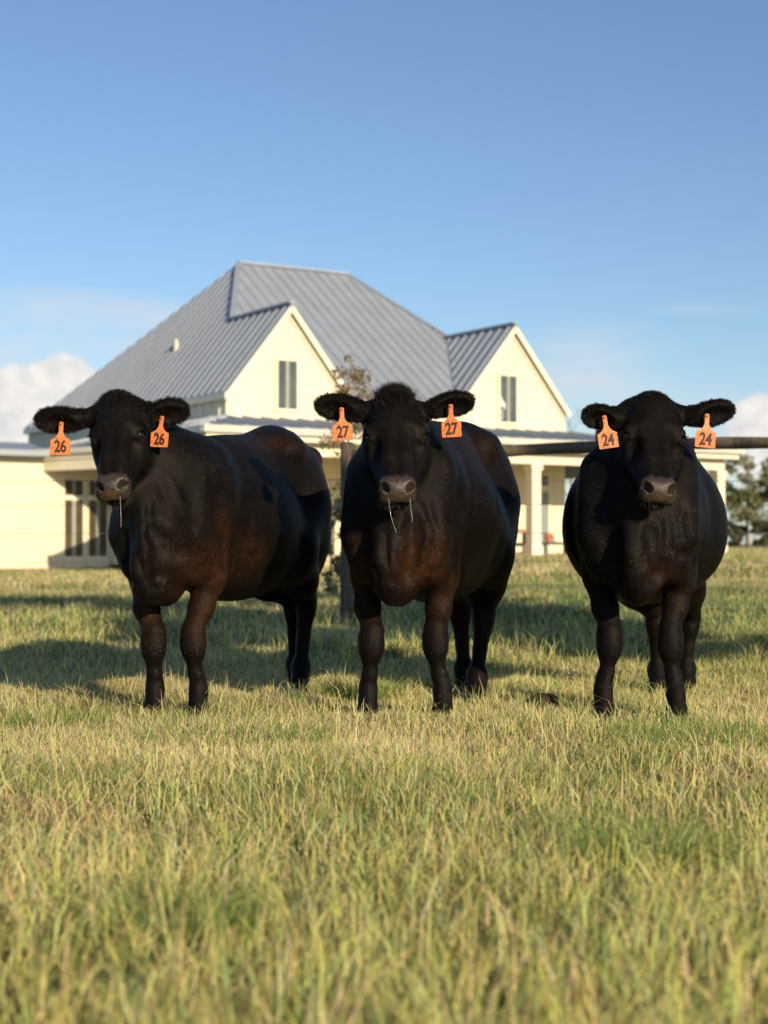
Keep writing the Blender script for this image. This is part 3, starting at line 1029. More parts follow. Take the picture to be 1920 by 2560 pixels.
# ------------------------------------------------------------------ cows: implicit surface -> one continuous mesh
class Field:
    """signed distance samples on a grid that is fine around the head and coarser elsewhere"""

    def __init__(s, lo, hi, h, flo, fhi, hf):
        s.ax = []
        for i in range(3):
            a, b_ = max(lo[i], flo[i]), min(hi[i], fhi[i])
            p = [np.arange(lo[i], a - hf * .5, h)] if a - lo[i] > h else []
            p.append(np.arange(a, b_, hf))
            if hi[i] - b_ > h:
                p.append(np.arange(b_, hi[i], h))
            s.ax.append(np.unique(np.concatenate(p)).astype(np.float32))
        s.n = np.array([len(a) for a in s.ax])
        s.D = np.full(tuple(s.n), 0.4, dtype=np.float32)

    def _sl(s, lo, hi):
        return tuple(slice(max(0, int(np.searchsorted(s.ax[i], lo[i])) - 1), int(np.searchsorted(s.ax[i], hi[i])) + 1) for i in range(3))

    def _pts(s, sl):
        return s.ax[0][sl[0]][:, None, None], s.ax[1][sl[1]][None, :, None], s.ax[2][sl[2]][None, None, :]

    def _comb(s, sl, d, k, sub):
        a = s.D[sl]
        if sub:
            d = -d
            hh = np.clip(0.5 - 0.5 * (a - d) / k, 0, 1)
            s.D[sl] = a * (1 - hh) + d * hh + k * hh * (1 - hh)
        else:
            hh = np.clip(0.5 + 0.5 * (d - a) / k, 0, 1)
            s.D[sl] = d * (1 - hh) + a * hh - k * hh * (1 - hh)

    def cap(s, p, q, r0, r1, k=0.04, sub=False, flat=None):
        p, q = np.array(p, dtype=np.float32), np.array(q, dtype=np.float32)
        R = max(r0, r1) + k + 0.03
        sl = s._sl(np.minimum(p, q) - R, np.maximum(p, q) + R)
        X, Y, Z = s._pts(sl)
        v = q - p
        L2 = float(v @ v) + 1e-9
        t = np.clip(((X - p[0]) * v[0] + (Y - p[1]) * v[1] + (Z - p[2]) * v[2]) / L2, 0, 1)
        d = np.sqrt((X - p[0] - t * v[0]) ** 2 + (Y - p[1] - t * v[1]) ** 2 + (Z - p[2] - t * v[2]) ** 2) - (r0 + (r1 - r0) * t)
        s._comb(sl, d, k, sub)

    def ell(s, c, r, M=None, k=0.05, sub=False):
        """ellipsoid, M rows = axes"""
        c = np.array(c, dtype=np.float32)
        r = np.array(r, dtype=np.float32)
        M = np.eye(3, dtype=np.float32) if M is None else np.array(M, dtype=np.float32)
        ext = np.sqrt(((M * r[:, None]) ** 2).sum(0)) + k + 0.03
        sl = s._sl(c - ext, c + ext)
        X, Y, Z = s._pts(sl)
        X, Y, Z = X - c[0], Y - c[1], Z - c[2]
        q0 = q1 = 0
        for i in range(3):
            u = X * M[i, 0] + Y * M[i, 1] + Z * M[i, 2]
            q0 = q0 + (u / r[i]) ** 2
            q1 = q1 + (u / r[i] ** 2) ** 2
        q0 = np.sqrt(q0)
        d = q0 * (q0 - 1) / (np.sqrt(q1) + 1e-6)
        s._comb(sl, d, k, sub)

    def mesh(s):
        D = s.D
        I = D < 0
        n = s.n
        c = np.stack([I[i:n[0] - 1 + i, j:n[1] - 1 + j, k:n[2] - 1 + k] for i in (0, 1) for j in (0, 1) for k in (0, 1)])
        cnt = c.sum(0)
        act = (cnt > 0) & (cnt < 8)
        ids = np.full(act.shape, -1, dtype=np.int64)
        ii, jj, kk = np.nonzero(act)
        ids[ii, jj, kk] = np.arange(len(ii))
        val = {}
        for i in (0, 1):
            for j in (0, 1):
                for k in (0, 1):
                    val[(i, j, k)] = D[ii + i, jj + j, kk + k]
        acc = np.zeros((len(ii), 3))
        w = np.zeros(len(ii))
        for a in val:
            for ax in range(3):
                if a[ax] == 0:
                    b_ = list(a)
                    b_[ax] = 1
                    b_ = tuple(b_)
                    va, vb = val[a], val[b_]
                    m = (va < 0) != (vb < 0)
                    t = np.where(m, va / np.where(m, va - vb, 1), 0)
                    p = np.array(a, dtype=float)[None].repeat(len(ii), 0)
                    p[:, ax] += t
                    acc += p * m[:, None]
                    w += m
        fr = acc / w[:, None]
        v = np.stack([s.ax[a][q] + fr[:, a] * (s.ax[a][q + 1] - s.ax[a][q]) for a, q in enumerate((ii, jj, kk))], 1).astype(float)
        F = []
        for ax in range(3):
            sa = [slice(None)] * 3
            sb = [slice(None)] * 3
            sa[ax] = slice(0, n[ax] - 1)
            sb[ax] = slice(1, n[ax])
            A, B = I[tuple(sa)], I[tuple(sb)]
            ch = A != B
            o = [x for x in range(3) if x != ax]
            p = np.stack(np.nonzero(ch), 1)
            ok = (p[:, o[0]] > 0) & (p[:, o[1]] > 0) & (p[:, o[0]] < n[o[0]] - 1) & (p[:, o[1]] < n[o[1]] - 1)
            p = p[ok]
            s_in = A[p[:, 0], p[:, 1], p[:, 2]]
            q = []
            for (u, w_) in ((-1, -1), (0, -1), (0, 0), (-1, 0)):
                pp = p.copy()
                pp[:, o[0]] += u
                pp[:, o[1]] += w_
                q.append(ids[pp[:, 0], pp[:, 1], pp[:, 2]])
            q = np.stack(q, 1)
            flip = s_in if ax != 1 else ~s_in
            q = np.where(flip[:, None], q, q[:, ::-1])
            F.append(q)
        return v, np.concatenate(F)


def smooth_verts(v, f, it=2, lam=0.5, w=None):
    e = np.concatenate([f[:, [0, 1]], f[:, [1, 2]], f[:, [2, 3]], f[:, [3, 0]]])
    n = len(v)
    deg = np.bincount(e[:, 0], minlength=n) + np.bincount(e[:, 1], minlength=n)
    for _ in range(it):
        s = np.zeros_like(v)
        for c in range(3):
            s[:, c] = np.bincount(e[:, 0], v[e[:, 1], c], n) + np.bincount(e[:, 1], v[e[:, 0], c], n)
        v = v + lam * (s / np.maximum(deg, 1)[:, None] - v)
    return v


def vnormals(v, f):
    fn = np.cross(v[f[:, 2]] - v[f[:, 0]], v[f[:, 3]] - v[f[:, 1]])
    n = np.zeros_like(v)
    for i in range(4):
        for c in range(3):
            n[:, c] += np.bincount(f[:, i], fn[:, c], len(v))
    return n / (np.linalg.norm(n, axis=1)[:, None] + 1e-12)


def coat_material(name, brown_amt):
    m, nt, bs = new_mat(name)
    tc = nt.nodes.new('ShaderNodeTexCoord')
    v = tc.outputs['Object']
    at = nt.nodes.new('ShaderNodeAttribute')
    at.attribute_name = 'zones'
    sp = nt.nodes.new('ShaderNodeSeparateColor')
    nt.links.new(at.outputs['Color'], sp.inputs[0])
    mp = nt.nodes.new('ShaderNodeMapping')
    mp.inputs['Scale'].default_value = (1, 1, 0.35)
    nt.links.new(v, mp.inputs[0])
    nf = noise(nt, mp.outputs[0], 230, 3, 0.6)
    nm = noise(nt, v, 7, 5, 0.65)
    black = ramp(nt, nf, [(0.3, (0.0024, 0.0021, 0.0020)), (0.7, (0.0075, 0.0063, 0.0055))])
    brown = ramp(nt, nf, [(0.3, (0.034, 0.0135, 0.0058)), (0.7, (0.078, 0.032, 0.0135))])
    bz = mth(nt, 'MULTIPLY', sp.outputs[0], ramp(nt, nm, [(0.36, 0.05), (0.60, 1.0)]), clamp=True)
    c = mixc(nt, mth(nt, 'MULTIPLY', bz, brown_amt, clamp=True), black, brown)
    # muzzle leather
    nz = noise(nt, v, 130, 5, 0.7)
    muz = ramp(nt, nz, [(0.3, (0.019, 0.0145, 0.0115)), (0.7, (0.060, 0.046, 0.036))])
    mud = ramp(nt, noise(nt, v, 90, 3, 0.7), [(0.4, (0.06, 0.035, 0.014)), (0.65, (0.26, 0.13, 0.035))])
    muz = mixc(nt, sp.outputs[2], muz, mud)
    c = mixc(nt, sp.outputs[1], c, muz)
    nt.links.new(c, bs.inputs['Base Color'])
    r = mixc(nt, sp.outputs[1], ramp(nt, nm, [(0.3, 0.44), (0.7, 0.60)]), ramp(nt, nz, [(0.3, 0.14), (0.7, 0.40)]))
    nt.links.new(r, bs.inputs['Roughness'])
    nt.links.new(mth(nt, 'ADD', 0.08, mth(nt, 'MULTIPLY', sp.outputs[1], 0.38)), bs.inputs['Specular IOR Level'])
    bs.inputs['Sheen Weight'].default_value = 0.0
    bs.inputs['Sheen Roughness'].default_value = 0.45
    bs.inputs['Sheen Tint'].default_value = (0.9, 0.75, 0.6, 1)
    hsum = mth(nt, 'ADD', mth(nt, 'MULTIPLY', nf, mth(nt, 'SUBTRACT', 1.0, sp.outputs[1])), mth(nt, 'MULTIPLY', nz, mth(nt, 'MULTIPLY', sp.outputs[1], 1.8)))
    bn = nt.nodes.new('ShaderNodeBump')
    bn.inputs['Distance'].default_value = 0.0022
    bn.inputs['Strength'].default_value = 0.7
    nt.links.new(hsum, bn.inputs['Height'])
    nt.links.new(bn.outputs[0], bs.inputs['Normal'])
    return m


def hair_material(name):
    m, nt, bs = new_mat(name)
    at = nt.nodes.new('ShaderNodeAttribute')
    at.attribute_name = 'tint'
    nt.links.new(at.outputs['Color'], bs.inputs['Base Color'])
    bs.inputs['Roughness'].default_value = 0.44
    bs.inputs['Specular IOR Level'].default_value = 0.17
    return m


def hair_mesh(name, base, direction, length, width, col, curl=None, flat=None):
    """one thin tapered two-segment blade per hair"""
    n = len(base)
    side = np.cross(direction, rng.normal(0, 1, (n, 3)) if flat is None else flat + rng.normal(0, .22, (n, 3)))
    side /= np.linalg.norm(side, axis=1)[:, None] + 1e-9
    wv = side * width[:, None] / 2
    g = np.zeros((n, 3)) if curl is None else curl
    mid = base + direction * length[:, None] * .5
    tip = base + (direction + g) * length[:, None]
    v = np.stack([base - wv, base + wv, mid + wv * .7, mid - wv * .7, tip], 1).reshape(-1, 3)
    i = np.arange(n)[:, None] * 5
    f = np.concatenate([i + np.array([[0, 1, 2, 3]]), i + np.array([[3, 2, 4]])], 1).ravel()
    me = np_mesh(name, v, f, np.tile(np.array([4, 3]), n), smooth=False)
    ca = me.color_attributes.new('tint', 'FLOAT_COLOR', 'POINT')
    c4 = np.concatenate([col, np.ones((n, 1))], 1)
    ca.data.foreach_set('color', np.repeat(c4, 5, axis=0).astype(np.float32).ravel())
    return me


def norm(v):
    v = np.array(v, dtype=float)
    return v / np.linalg.norm(v)


MATS = {}


def cow_mats():
    MATS['hoof'] = simple_mat('hoof_horn', (0.018, 0.016, 0.014), 0.55, var=0.4, scale=30, bump=0.002)
    MATS['eye'] = simple_mat('eye_black', (0.006, 0.005, 0.005), 0.06)
    MATS['hair'] = hair_material('cattle_hair')
    m, nt, bs = new_mat('orange_tag_plastic')
    tc = nt.nodes.new('ShaderNodeTexCoord')
    n1 = noise(nt, tc.outputs['Object'], 90, 6, 0.75)
    n2 = noise(nt, tc.outputs['Object'], 28, 5, 0.7)
    c = ramp(nt, n2, [(0.3, (0.80, 0.19, 0.045)), (0.7, (0.92, 0.27, 0.07))])
    dirt = mth(nt, 'MULTIPLY', ramp(nt, n1, [(0.44, 0.0), (0.60, 0.9)]), ramp(nt, n2, [(0.42, 0.08), (0.56, 1.0)]))
    c = mixc(nt, dirt, c, (0.14, 0.05, 0.02))
    nt.links.new(c, bs.inputs['Base Color'])
    bs.inputs['Roughness'].default_value = 0.45
    bs.inputs['Subsurface Weight'].default_value = 0.0
    MATS['tag'] = m
    MATS['ink'] = simple_mat('tag_ink', (0.035, 0.018, 0.012), 0.6)
    m, nt, bs = new_mat('saliva')
    bs.inputs['Base Color'].default_value = (0.85, 0.87, 0.9, 1)
    bs.inputs['Roughness'].default_value = 0.08
    bs.inputs['Transmission Weight'].default_value = 0.45
    bs.inputs['IOR'].default_value = 1.35
    MATS['drool'] = m


def tag_outline():
    """half outline of a livestock ear tag, x to the right, z down from the pin (metres)"""
    half = [(0.0085, 0.004), (0.0085, -0.030), (0.0105, -0.036), (0.0150, -0.045), (0.0215, -0.053), (0.0300, -0.0585), (0.0365, -0.0615), (0.0380, -0.0640), (0.0380, -0.1150), (0.0365, -0.1180), (0.0335, -0.1190)]
    top = [(0.006, 0.0085), (0.0, 0.0095)]
    r = list(reversed(top)) + half
    l = [(-x, z) for x, z in reversed(half)] + [(-x, z) for x, z in reversed(top[:1])]
    return r + l


def build_tag(parent, number, pin, down, right, scale=1.0):
    """flat plastic tag hanging on the ear; pin in world coordinates; parent sits at the world origin frame"""
    right = norm(right)
    down = norm(down)
    right = norm(right - down * (right @ down))
    nrm = np.cross(right, -down)            # towards the viewer
    M = Matrix(((right[0], -nrm[0], -down[0], pin[0]), (right[1], -nrm[1], -down[1], pin[1]), (right[2], -nrm[2], -down[2], pin[2]), (0, 0, 0, 1)))
    th = 0.0022
    bm = bmesh.new()
    pts = tag_outline()
    bulge = lambda x, z: -0.006 * math.sin(min(1, max(0, (-z) / 0.12)) * pi)
    fr = [bm.verts.new((x * scale, bulge(x, z) * scale, z * scale)) for x, z in pts]
    bm.faces.new(fr)
    g = bmesh.ops.extrude_face_region(bm, geom=bm.faces[:])
    for e in g['geom']:
        if isinstance(e, bmesh.types.BMVert):
            e.co.y += th
    bmesh.ops.recalc_face_normals(bm, faces=bm.faces)
    bmesh.ops.bevel(bm, geom=[e for e in bm.edges if abs(e.calc_face_angle(0)) > 1.2], offset=0.0005, segments=1, affect='EDGES')
    me = bpy.data.meshes.new('ear_tag')
    bm.to_mesh(me)
    bm.free()
    o = link('ear_tag', me, MATS['tag'], parent)
    o.matrix_basis = Matrix.Translation(-parent.location) @ M
    # pin button
    pb = MB()
    pb.tube([(0, -0.006 * scale, 0), (0, -0.003 * scale, 0), (0, 0.004, 0)], [0.003, 0.0065, 0.0065], 12)
    b_ = pb.build('button', MATS['tag'], o)
    # number
    cu = bpy.data.curves.new('number', 'FONT')
    cu.body = number
    cu.align_x = 'CENTER'
    cu.align_y = 'CENTER'
    cu.size = 0.064 * scale
    cu.offset = 0.0019
    cu.extrude = 0.0004
    cu.space_character = 0.98
    tmp = bpy.data.objects.new('tmp', cu)
    COL.objects.link(tmp)
    bpy.context.view_layer.update()
    dg = bpy.context.evaluated_depsgraph_get()
    me = bpy.data.meshes.new_from_object(tmp.evaluated_get(dg))
    bpy.data.objects.remove(tmp)
    n = np.empty(len(me.vertices) * 3, dtype=np.float32)
    me.vertices.foreach_get('co', n)
    n = n.reshape(-1, 3)
    x, y, z = n[:, 0] * 0.74, n[:, 1] * 0.98, n[:, 2]
    y2 = y - 0.089 * scale
    q0, q1 = bulge(0, -.064) * scale, bulge(0, -.115) * scale
    yy = q0 + (q1 - q0) * (-y2 / scale - .064) / .051 - 0.0012 - z
    me.vertices.foreach_set('co', np.stack([x, yy, y2], 1).astype(np.float32).ravel())
    me.materials.clear()
    link('number', me, MATS['ink'], o)
    return o


def build_cow(cfg):
    c = cfg
    Lb, wf = c.get('len', 1.22), c['w']
    front = np.array(c['front'])                     # ground point between the front feet (x, y)
    rear = np.array(c['rear'])
    Fd = norm(np.append(front - rear, 0))            # forward
    Sd = np.array([-Fd[1], Fd[0], 0.0])              # image right is animal's left when it faces us
    if Sd[0] < 0:
        Sd = -Sd
    Lc = np.linalg.norm(front - rear)
    kx = Lc / 1.22
    up = np.array([0, 0, 1.0])

    def B(x, y, z):
        return np.array([front[0], front[1], 0]) + Fd * (x * kx) + Sd * y + up * z
    Mb = np.stack([Fd, Sd, up])
    # tilt helper for body ellipsoids

    def Mt(deg):
        a = radians(deg)
        return np.stack([Fd * cos(a) + up * sin(a), Sd, -Fd * sin(a) + up * cos(a)])
    allp = [B(0.45, 0, 0), B(-1.55, 0, 0)]
    lo = np.min(allp, 0) - np.array([0.52, 0.25, 0.06])
    hi = np.max(allp, 0) + np.array([0.52, 0.25, 1.47])
    # head frame
    pp, pm = P(*c['poll']), P(*c['nose'])
    u = pm - pp
    hl = np.linalg.norm(u)
    u = u / hl
    rt = norm(np.array([cos(radians(c.get('roll', 0))), sin(radians(c.get('yaw', 0))), -sin(radians(c.get('roll', 0)))]))
    s_ = norm(rt - u * (rt @ u))
    n_ = np.cross(s_, -u)
    if n_[1] > 0:
        n_ = -n_
    sc = hl / 0.50
    hw = c.get('hw', 1.0)
    lo = np.minimum(lo, pm - 0.15)
    hc = (pp + pm) / 2
    Fi = Field(lo, hi, 0.0095, hc - np.array([0.335, 0.27, 0.21]), hc + np.array([0.335, 0.20, 0.20]), 0.0046 if not FAST_TEST else 0.007)

    def Hh(s, t, n):
        return pp + (s_ * s * hw + u * t + n_ * n) * sc

    def Mh(deg=0, about='s'):
        a = radians(deg)
        if about == 's':
            return np.stack([s_, u * cos(a) + n_ * sin(a), -u * sin(a) + n_ * cos(a)])
        if about == 'n':
            return np.stack([s_ * cos(a) + u * sin(a), -s_ * sin(a) + u * cos(a), n_])
        return np.stack([s_, u, n_])
    z0 = c.get('back', 1.16)
    zh = c.get('hip', 1.22)
    bel = c.get('belly', 0.0)
    # ---- torso
    Fi.ell(B(-0.03, 0, 0.84), (0.26, 0.195 * wf, 0.29), Mb, 0.08)
    Fi.ell(B(0.10, 0, 0.74), (0.17, 0.135 * wf, 0.23), Mb, 0.08)
    for y in (-1, 1):
        Fi.ell(B(0.02, y * 0.135 * wf, 0.80), (0.17, 0.085, 0.27), Mt(12), 0.07)
        Fi.ell(B(0.13, y * 0.115 * wf, 0.70), (0.09, 0.075, 0.13), Mb, 0.06)
    Fi.ell(B(-0.42, 0, 0.80), (0.46, (0.272 + bel) * wf, 0.335), Mb, 0.09)
    Fi.ell(B(-0.66, 0, 0.76 - bel * .3), (0.42, (0.285 + bel) * wf, 0.30), Mb, 0.09)
    Fi.ell(B(-0.40, 0, z0 - 0.115), (0.50, 0.165 * wf, 0.115), Mt(0), 0.10)
    Fi.cap(B(0.02, 0, z0 - 0.10), B(-1.0, 0, zh - 0.11), 0.085, 0.105, 0.10)
    Fi.ell(B(-1.05, 0, zh - 0.22), (0.30, 0.215 * wf, 0.21), Mb, 0.08)
    for y in (-1, 1):
        Fi.ell(B(-0.93, y * 0.150 * wf, zh - 0.105), (0.085, 0.05, 0.05), Mb, 0.08)      # hook bones
        Fi.ell(B(-1.12, y * 0.125 * wf, 0.82), (0.205, 0.115, 0.30), Mt(-8), 0.07)      # thigh
        Fi.ell(B(-0.86, y * 0.17 * wf, 0.66), (0.12, 0.075, 0.16), Mt(20), 0.07)       # stifle
        Fi.ell(B(-1.29, y * 0.09, zh - 0.14), (0.06, 0.05, 0.06), Mb, 0.06)            # pin bones
    Fi.cap(B(-1.20, 0, zh - 0.05), B(-1.33, 0, zh - 0.09), 0.05, 0.035, 0.06)
    # brisket and dewlap
    Fi.ell(B(0.22, 0, 0.635), (0.13, 0.095, 0.145), Mb, 0.07)
    Fi.cap(B(0.23, 0, 0.56), B(0.10, 0, 0.515), 0.055, 0.06, 0.05)
    # ---- neck
    j1 = Hh(0, 0.10, -0.16)
    Fi.cap(B(-0.06, 0, 0.93), j1, 0.205 * c.get('neck', 1), 0.120, 0.09)
    Fi.cap(B(-0.08, 0, z0 - 0.12), Hh(0, 0.05, -0.11), 0.10, 0.085, 0.08)
    Fi.cap(B(0.20, 0, 0.66), Hh(0, 0.24, -0.20), 0.085, 0.05, 0.09)
    # throat fold running down to the brisket
    
    # relief: jugular grooves, hollow behind the shoulder, flank and loin hollows
    for y in (-1, 1):
        Fi.cap(B(0.37, y * 0.125, 0.90), B(0.285, y * 0.085 * wf, 0.585), 0.045, 0.040, 0.05, sub=True)
        Fi.cap(B(-0.20, y * 0.335 * wf, 0.98), B(-0.17, y * 0.330 * wf, 0.62), 0.050, 0.045, 0.08, sub=True)
        Fi.ell(B(-0.80, y * 0.315 * wf, zh - 0.17), (0.10, 0.07, 0.06), Mb, 0.07, sub=True)
        Fi.ell(B(-1.02, y * 0.325 * wf, 0.70), (0.10, 0.06, 0.13), Mb, 0.07, sub=True)
    Fi.cap(B(0.29, 0.0, 0.60), Hh(0, 0.27, -0.235), 0.036, 0.030, 0.03)
    Fi.ell(B(0.22, 0.0, 0.505), (0.06, 0.032, 0.04), Mb, 0.035)
    Fi.cap(B(0.06, 0.17 * wf, 1.0), B(0.17, 0.165 * wf, 0.74), 0.045, 0.05, 0.06)
    Fi.cap(B(0.06, -0.17 * wf, 1.0), B(0.17, -0.165 * wf, 0.74), 0.045, 0.05, 0.06)
    # ---- front legs (x, depth from pixels)
    for leg in c['legs_f']:
        (kx_, ky, kd), (fx, fy, fd), sgn = leg['knee'], leg['foot'], leg['s']
        knee, foot = P(kx_, ky, kd), P(fx, fy, fd)
        foot[2] = 0.0
        sh = B(0.02, sgn * 0.125 * wf, 0.78)
        el = B(-0.03, sgn * 0.150 * wf, 0.575) + np.array([leg.get('b', 0), 0, 0])
        ax = norm(foot - knee)
        Fi.cap(sh, el, 0.100, 0.058, 0.06)
        mid = el * .5 + knee * .5 + np.array([leg.get('b', 0), 0, 0])
        Fi.ell(el + np.array([0, .02, .02]), (0.054, 0.070, 0.085), None, 0.045)
        Fi.cap(el, mid, 0.057, 0.050, 0.035)
        Fi.cap(mid, knee + np.array([0, 0, 0.055]), 0.049, 0.043, 0.025)
        Fi.cap(knee + np.array([0, -0.004, 0.035]), knee + np.array([0, -0.010, -0.03]), 0.043, 0.041, 0.025)
        Fi.ell(knee + np.array([0, 0.0, 0.0]), (0.0445, 0.046, 0.070), None, 0.03)
        bel_k = knee + ax * 0.125
        Fi.cap(knee, bel_k, 0.041, 0.0270, 0.03)
        fet = np.array([foot[0], foot[1] + 0.012, 0.118])
        Fi.cap(bel_k, fet, 0.0262, 0.0250, 0.02)
        Fi.ell(fet + np.array([0, 0.004, 0]), (0.0285, 0.036, 0.034), None, 0.025)
        Fi.cap(fet + np.array([0, 0, .055]), np.array([foot[0], foot[1] - 0.02, 0.045]), 0.024, 0.043, 0.03)
        for q in (-1, 1):
            Fi.ell(fet + np.array([q * 0.022, 0.045, -0.012]), (0.012, 0.014, 0.016), None, 0.015)   # dew claws
    # ---- hind legs
    for leg in c['legs_h']:
        (kx_, ky, kd), (fx, fy, fd), sgn = leg['hock'], leg['foot'], leg['s']
        hock, foot = P(kx_, ky, kd), P(fx, fy, fd)
        foot[2] = 0.0
        hip = B(-1.08, sgn * 0.12 * wf, 0.88)
        sti = B(-0.90, sgn * 0.155 * wf, 0.66)
        Fi.cap(hip, sti, 0.14, 0.105, 0.07)
        gas = sti * .5 + hock * .5 + Fd * (-0.01)
        Fi.cap(sti, gas, 0.11, 0.077, 0.06)
        Fi.cap(gas, hock + np.array([0, 0, .05]), 0.078, 0.048, 0.05)
        Fi.cap(B(-1.22, sgn * 0.11 * wf, 0.74), hock - Fd * 0.035 + np.array([0, 0, .06]), 0.09, 0.022, 0.06)
        Fi.ell(hock, (0.044, 0.052, 0.06), None, 0.03)
        Fi.ell(hock - Fd * 0.045 + np.array([0, 0, .03]), (0.026, 0.03, 0.032), None, 0.03)
        fet = np.array([foot[0], foot[1] + 0.015, 0.12])
        Fi.cap(hock, fet, 0.040, 0.029, 0.03)
        Fi.ell(fet, (0.043, 0.046, 0.044), None, 0.03)
        Fi.cap(fet, np.array([foot[0], foot[1] - 0.02, 0.065]), 0.037, 0.043, 0.03)
    # ---- head (s across, t down the face from the poll, n out of the face)
    E3 = Mh()
    Fi.ell(Hh(0, 0.070, -0.085), np.array((0.096 * hw, 0.085, 0.080)) * sc, E3, 0.045)
    Fi.ell(Hh(0, 0.030, -0.070), np.array((0.060 * hw, 0.050, 0.055)) * sc, E3, 0.05)      # poll
    Fi.ell(Hh(0, 0.145, -0.082), np.array((0.108 * hw, 0.105, 0.074)) * sc, E3, 0.04)      # forehead
    for q in (-1, 1):
        Fi.ell(Hh(q * 0.082, 0.180, -0.082), np.array((0.036, 0.044, 0.042)) * sc, E3, 0.03)   # orbit
        Fi.cap(Hh(q * 0.050, 0.150, -0.030), Hh(q * 0.100, 0.163, -0.050), 0.018 * sc, 0.017 * sc, 0.022)   # brow
        # flat nose bridge with edges
        Fi.cap(Hh(q * 0.030, 0.15, -0.050), Hh(q * 0.027, 0.31, -0.038), 0.034 * sc, 0.026 * sc, 0.022)
        Fi.cap(Hh(q * 0.027, 0.31, -0.038), Hh(q * 0.030, 0.42, -0.036), 0.026 * sc, 0.024 * sc, 0.022)
        Fi.ell(Hh(q * 0.058, 0.180, -0.168), np.array((0.046, 0.105, 0.080)) * sc, E3, 0.05)   # cheek
        Fi.cap(Hh(q * 0.062, 0.22, -0.140), Hh(q * 0.036, 0.40, -0.095), 0.048 * sc, 0.034 * sc, 0.04)
    Fi.cap(Hh(0, 0.18, -0.095), Hh(0, 0.40, -0.075), 0.068 * sc, 0.046 * sc, 0.03)
    Fi.cap(Hh(0, 0.15, -0.19), Hh(0, 0.42, -0.115), 0.065 * sc, 0.036 * sc, 0.05)
    # hollow below the eye, along the side of the nose
    for q in (-1, 1):
        Fi.ell(Hh(q * 0.088, 0.275, -0.048), np.array((0.026, 0.060, 0.030)) * sc, E3, 0.03, sub=True)
    # muzzle: broad, squared off
    Fi.ell(Hh(0, 0.448, -0.052), np.array((0.054, 0.042, 0.042)) * sc, E3, 0.025)
    Fi.cap(Hh(-0.031, 0.440, -0.038), Hh(0.031, 0.440, -0.038), 0.028 * sc, 0.028 * sc, 0.02)
    Fi.cap(Hh(-0.033, 0.462, -0.060), Hh(0.033, 0.462, -0.060), 0.025 * sc, 0.025 * sc, 0.02)
    for q in (-1, 1):
        Fi.ell(Hh(q * 0.046, 0.446, -0.040), np.array((0.020, 0.028, 0.026)) * sc, E3, 0.016)
        Fi.ell(Hh(q * 0.044, 0.460, -0.072), np.array((0.024, 0.028, 0.024)) * sc, E3, 0.02)  # upper lip
    Fi.ell(Hh(0, 0.452, -0.112), np.array((0.036, 0.028, 0.022)) * sc, E3, 0.010)             # chin
    Fi.cap(Hh(0, 0.440, -0.118), Hh(0, 0.34, -0.14), 0.030 * sc, 0.035 * sc, 0.04)
    # mouth slit
    Fi.ell(Hh(0, 0.490, -0.0925), np.array((0.075, 0.058, 0.0045)) * sc, Mh(14), 0.008, sub=True)
    for q in (-1, 1):
        # nostril: a slanted comma, opening to the side and front
        a = radians(-q * 48)
        Mn = np.stack([s_ * cos(a) + u * sin(a), -s_ * sin(a) + u * cos(a), n_])
        Fi.ell(Hh(q * 0.046, 0.458, -0.032), np.array((0.022, 0.0115, 0.036)) * sc, Mn, 0.006, sub=True)
        Fi.cap(Hh(q * 0.056, 0.446, -0.020), Hh(q * 0.067, 0.448, -0.046), 0.0075 * sc, 0.0055 * sc, 0.005, sub=True)
        # eye socket with lids
        Fi.ell(Hh(q * 0.113, 0.186, -0.062), np.array((0.020, 0.0135, 0.022)) * sc, E3, 0.008, sub=True)
        Fi.cap(Hh(q * 0.098, 0.168, -0.044), Hh(q * 0.115, 0.174, -0.078), 0.0075 * sc, 0.0070 * sc, 0.010)
        Fi.cap(Hh(q * 0.094, 0.203, -0.050), Hh(q * 0.111, 0.203, -0.076), 0.0065 * sc, 0.0060 * sc, 0.010)
    # ---- ears
    ears = []
    for e in c['ears']:
        b0, tp = P(*e['base']), P(*e['tip'])
        ex = tp - b0
        le = np.linalg.norm(ex)
        ex = ex / le
        q = 1 if ex[0] > 0 else -1
        # broad face of the ear turned to the front and a little down
        fz = norm(np.array([0.0 + 0.15 * q, -1.0, -0.22]))
        fz = norm(fz - ex * (fz @ ex))
        ey = np.cross(fz, ex)
        if ey[2] < 0:
            ey = -ey
        cen = b0 + ex * le * 0.56
        hgt = e.get('h', 0.050)
        Me = np.stack([ex, ey, fz])
        root = Hh(q * 0.085, 0.030, -0.095)
        Fi.cap(root, b0 + ex * le * 0.28, 0.042, 0.032, 0.035)
        Fi.ell(cen, (le * 0.47, hgt, 0.024), Me, 0.030)
        Fi.ell(cen + ey * 0.010 + ex * le * .05, (le * 0.40, hgt * .80, 0.022), Me, 0.02)
        Fi.ell(cen - ey * 0.006 + fz * 0.024 + ex * 0.004, (le * 0.36, hgt * 0.60, 0.019), Me, 0.015, sub=True)
        ears.append((cen, ex, ey, fz, le, hgt))
    v, f = Fi.mesh()
    v = smooth_verts(v, f, 2, 0.5)
    # keep the biggest connected piece only (drop crumbs)
    lab = np.arange(len(v))
    e_ = np.concatenate([f[:, [0, 1]], f[:, [1, 2]], f[:, [2, 3]], f[:, [3, 0]]])
    for _ in range(400):
        m = np.minimum(lab[e_[:, 0]], lab[e_[:, 1]])
        old = lab.copy()
        np.minimum.at(lab, e_[:, 0], m)
        np.minimum.at(lab, e_[:, 1], m)
        lab = lab[lab]
        if (lab == old).all():
            break
    big = np.bincount(lab).argmax()
    keep = lab == big
    remap = np.cumsum(keep) - 1
    f = f[keep[f].all(1)]
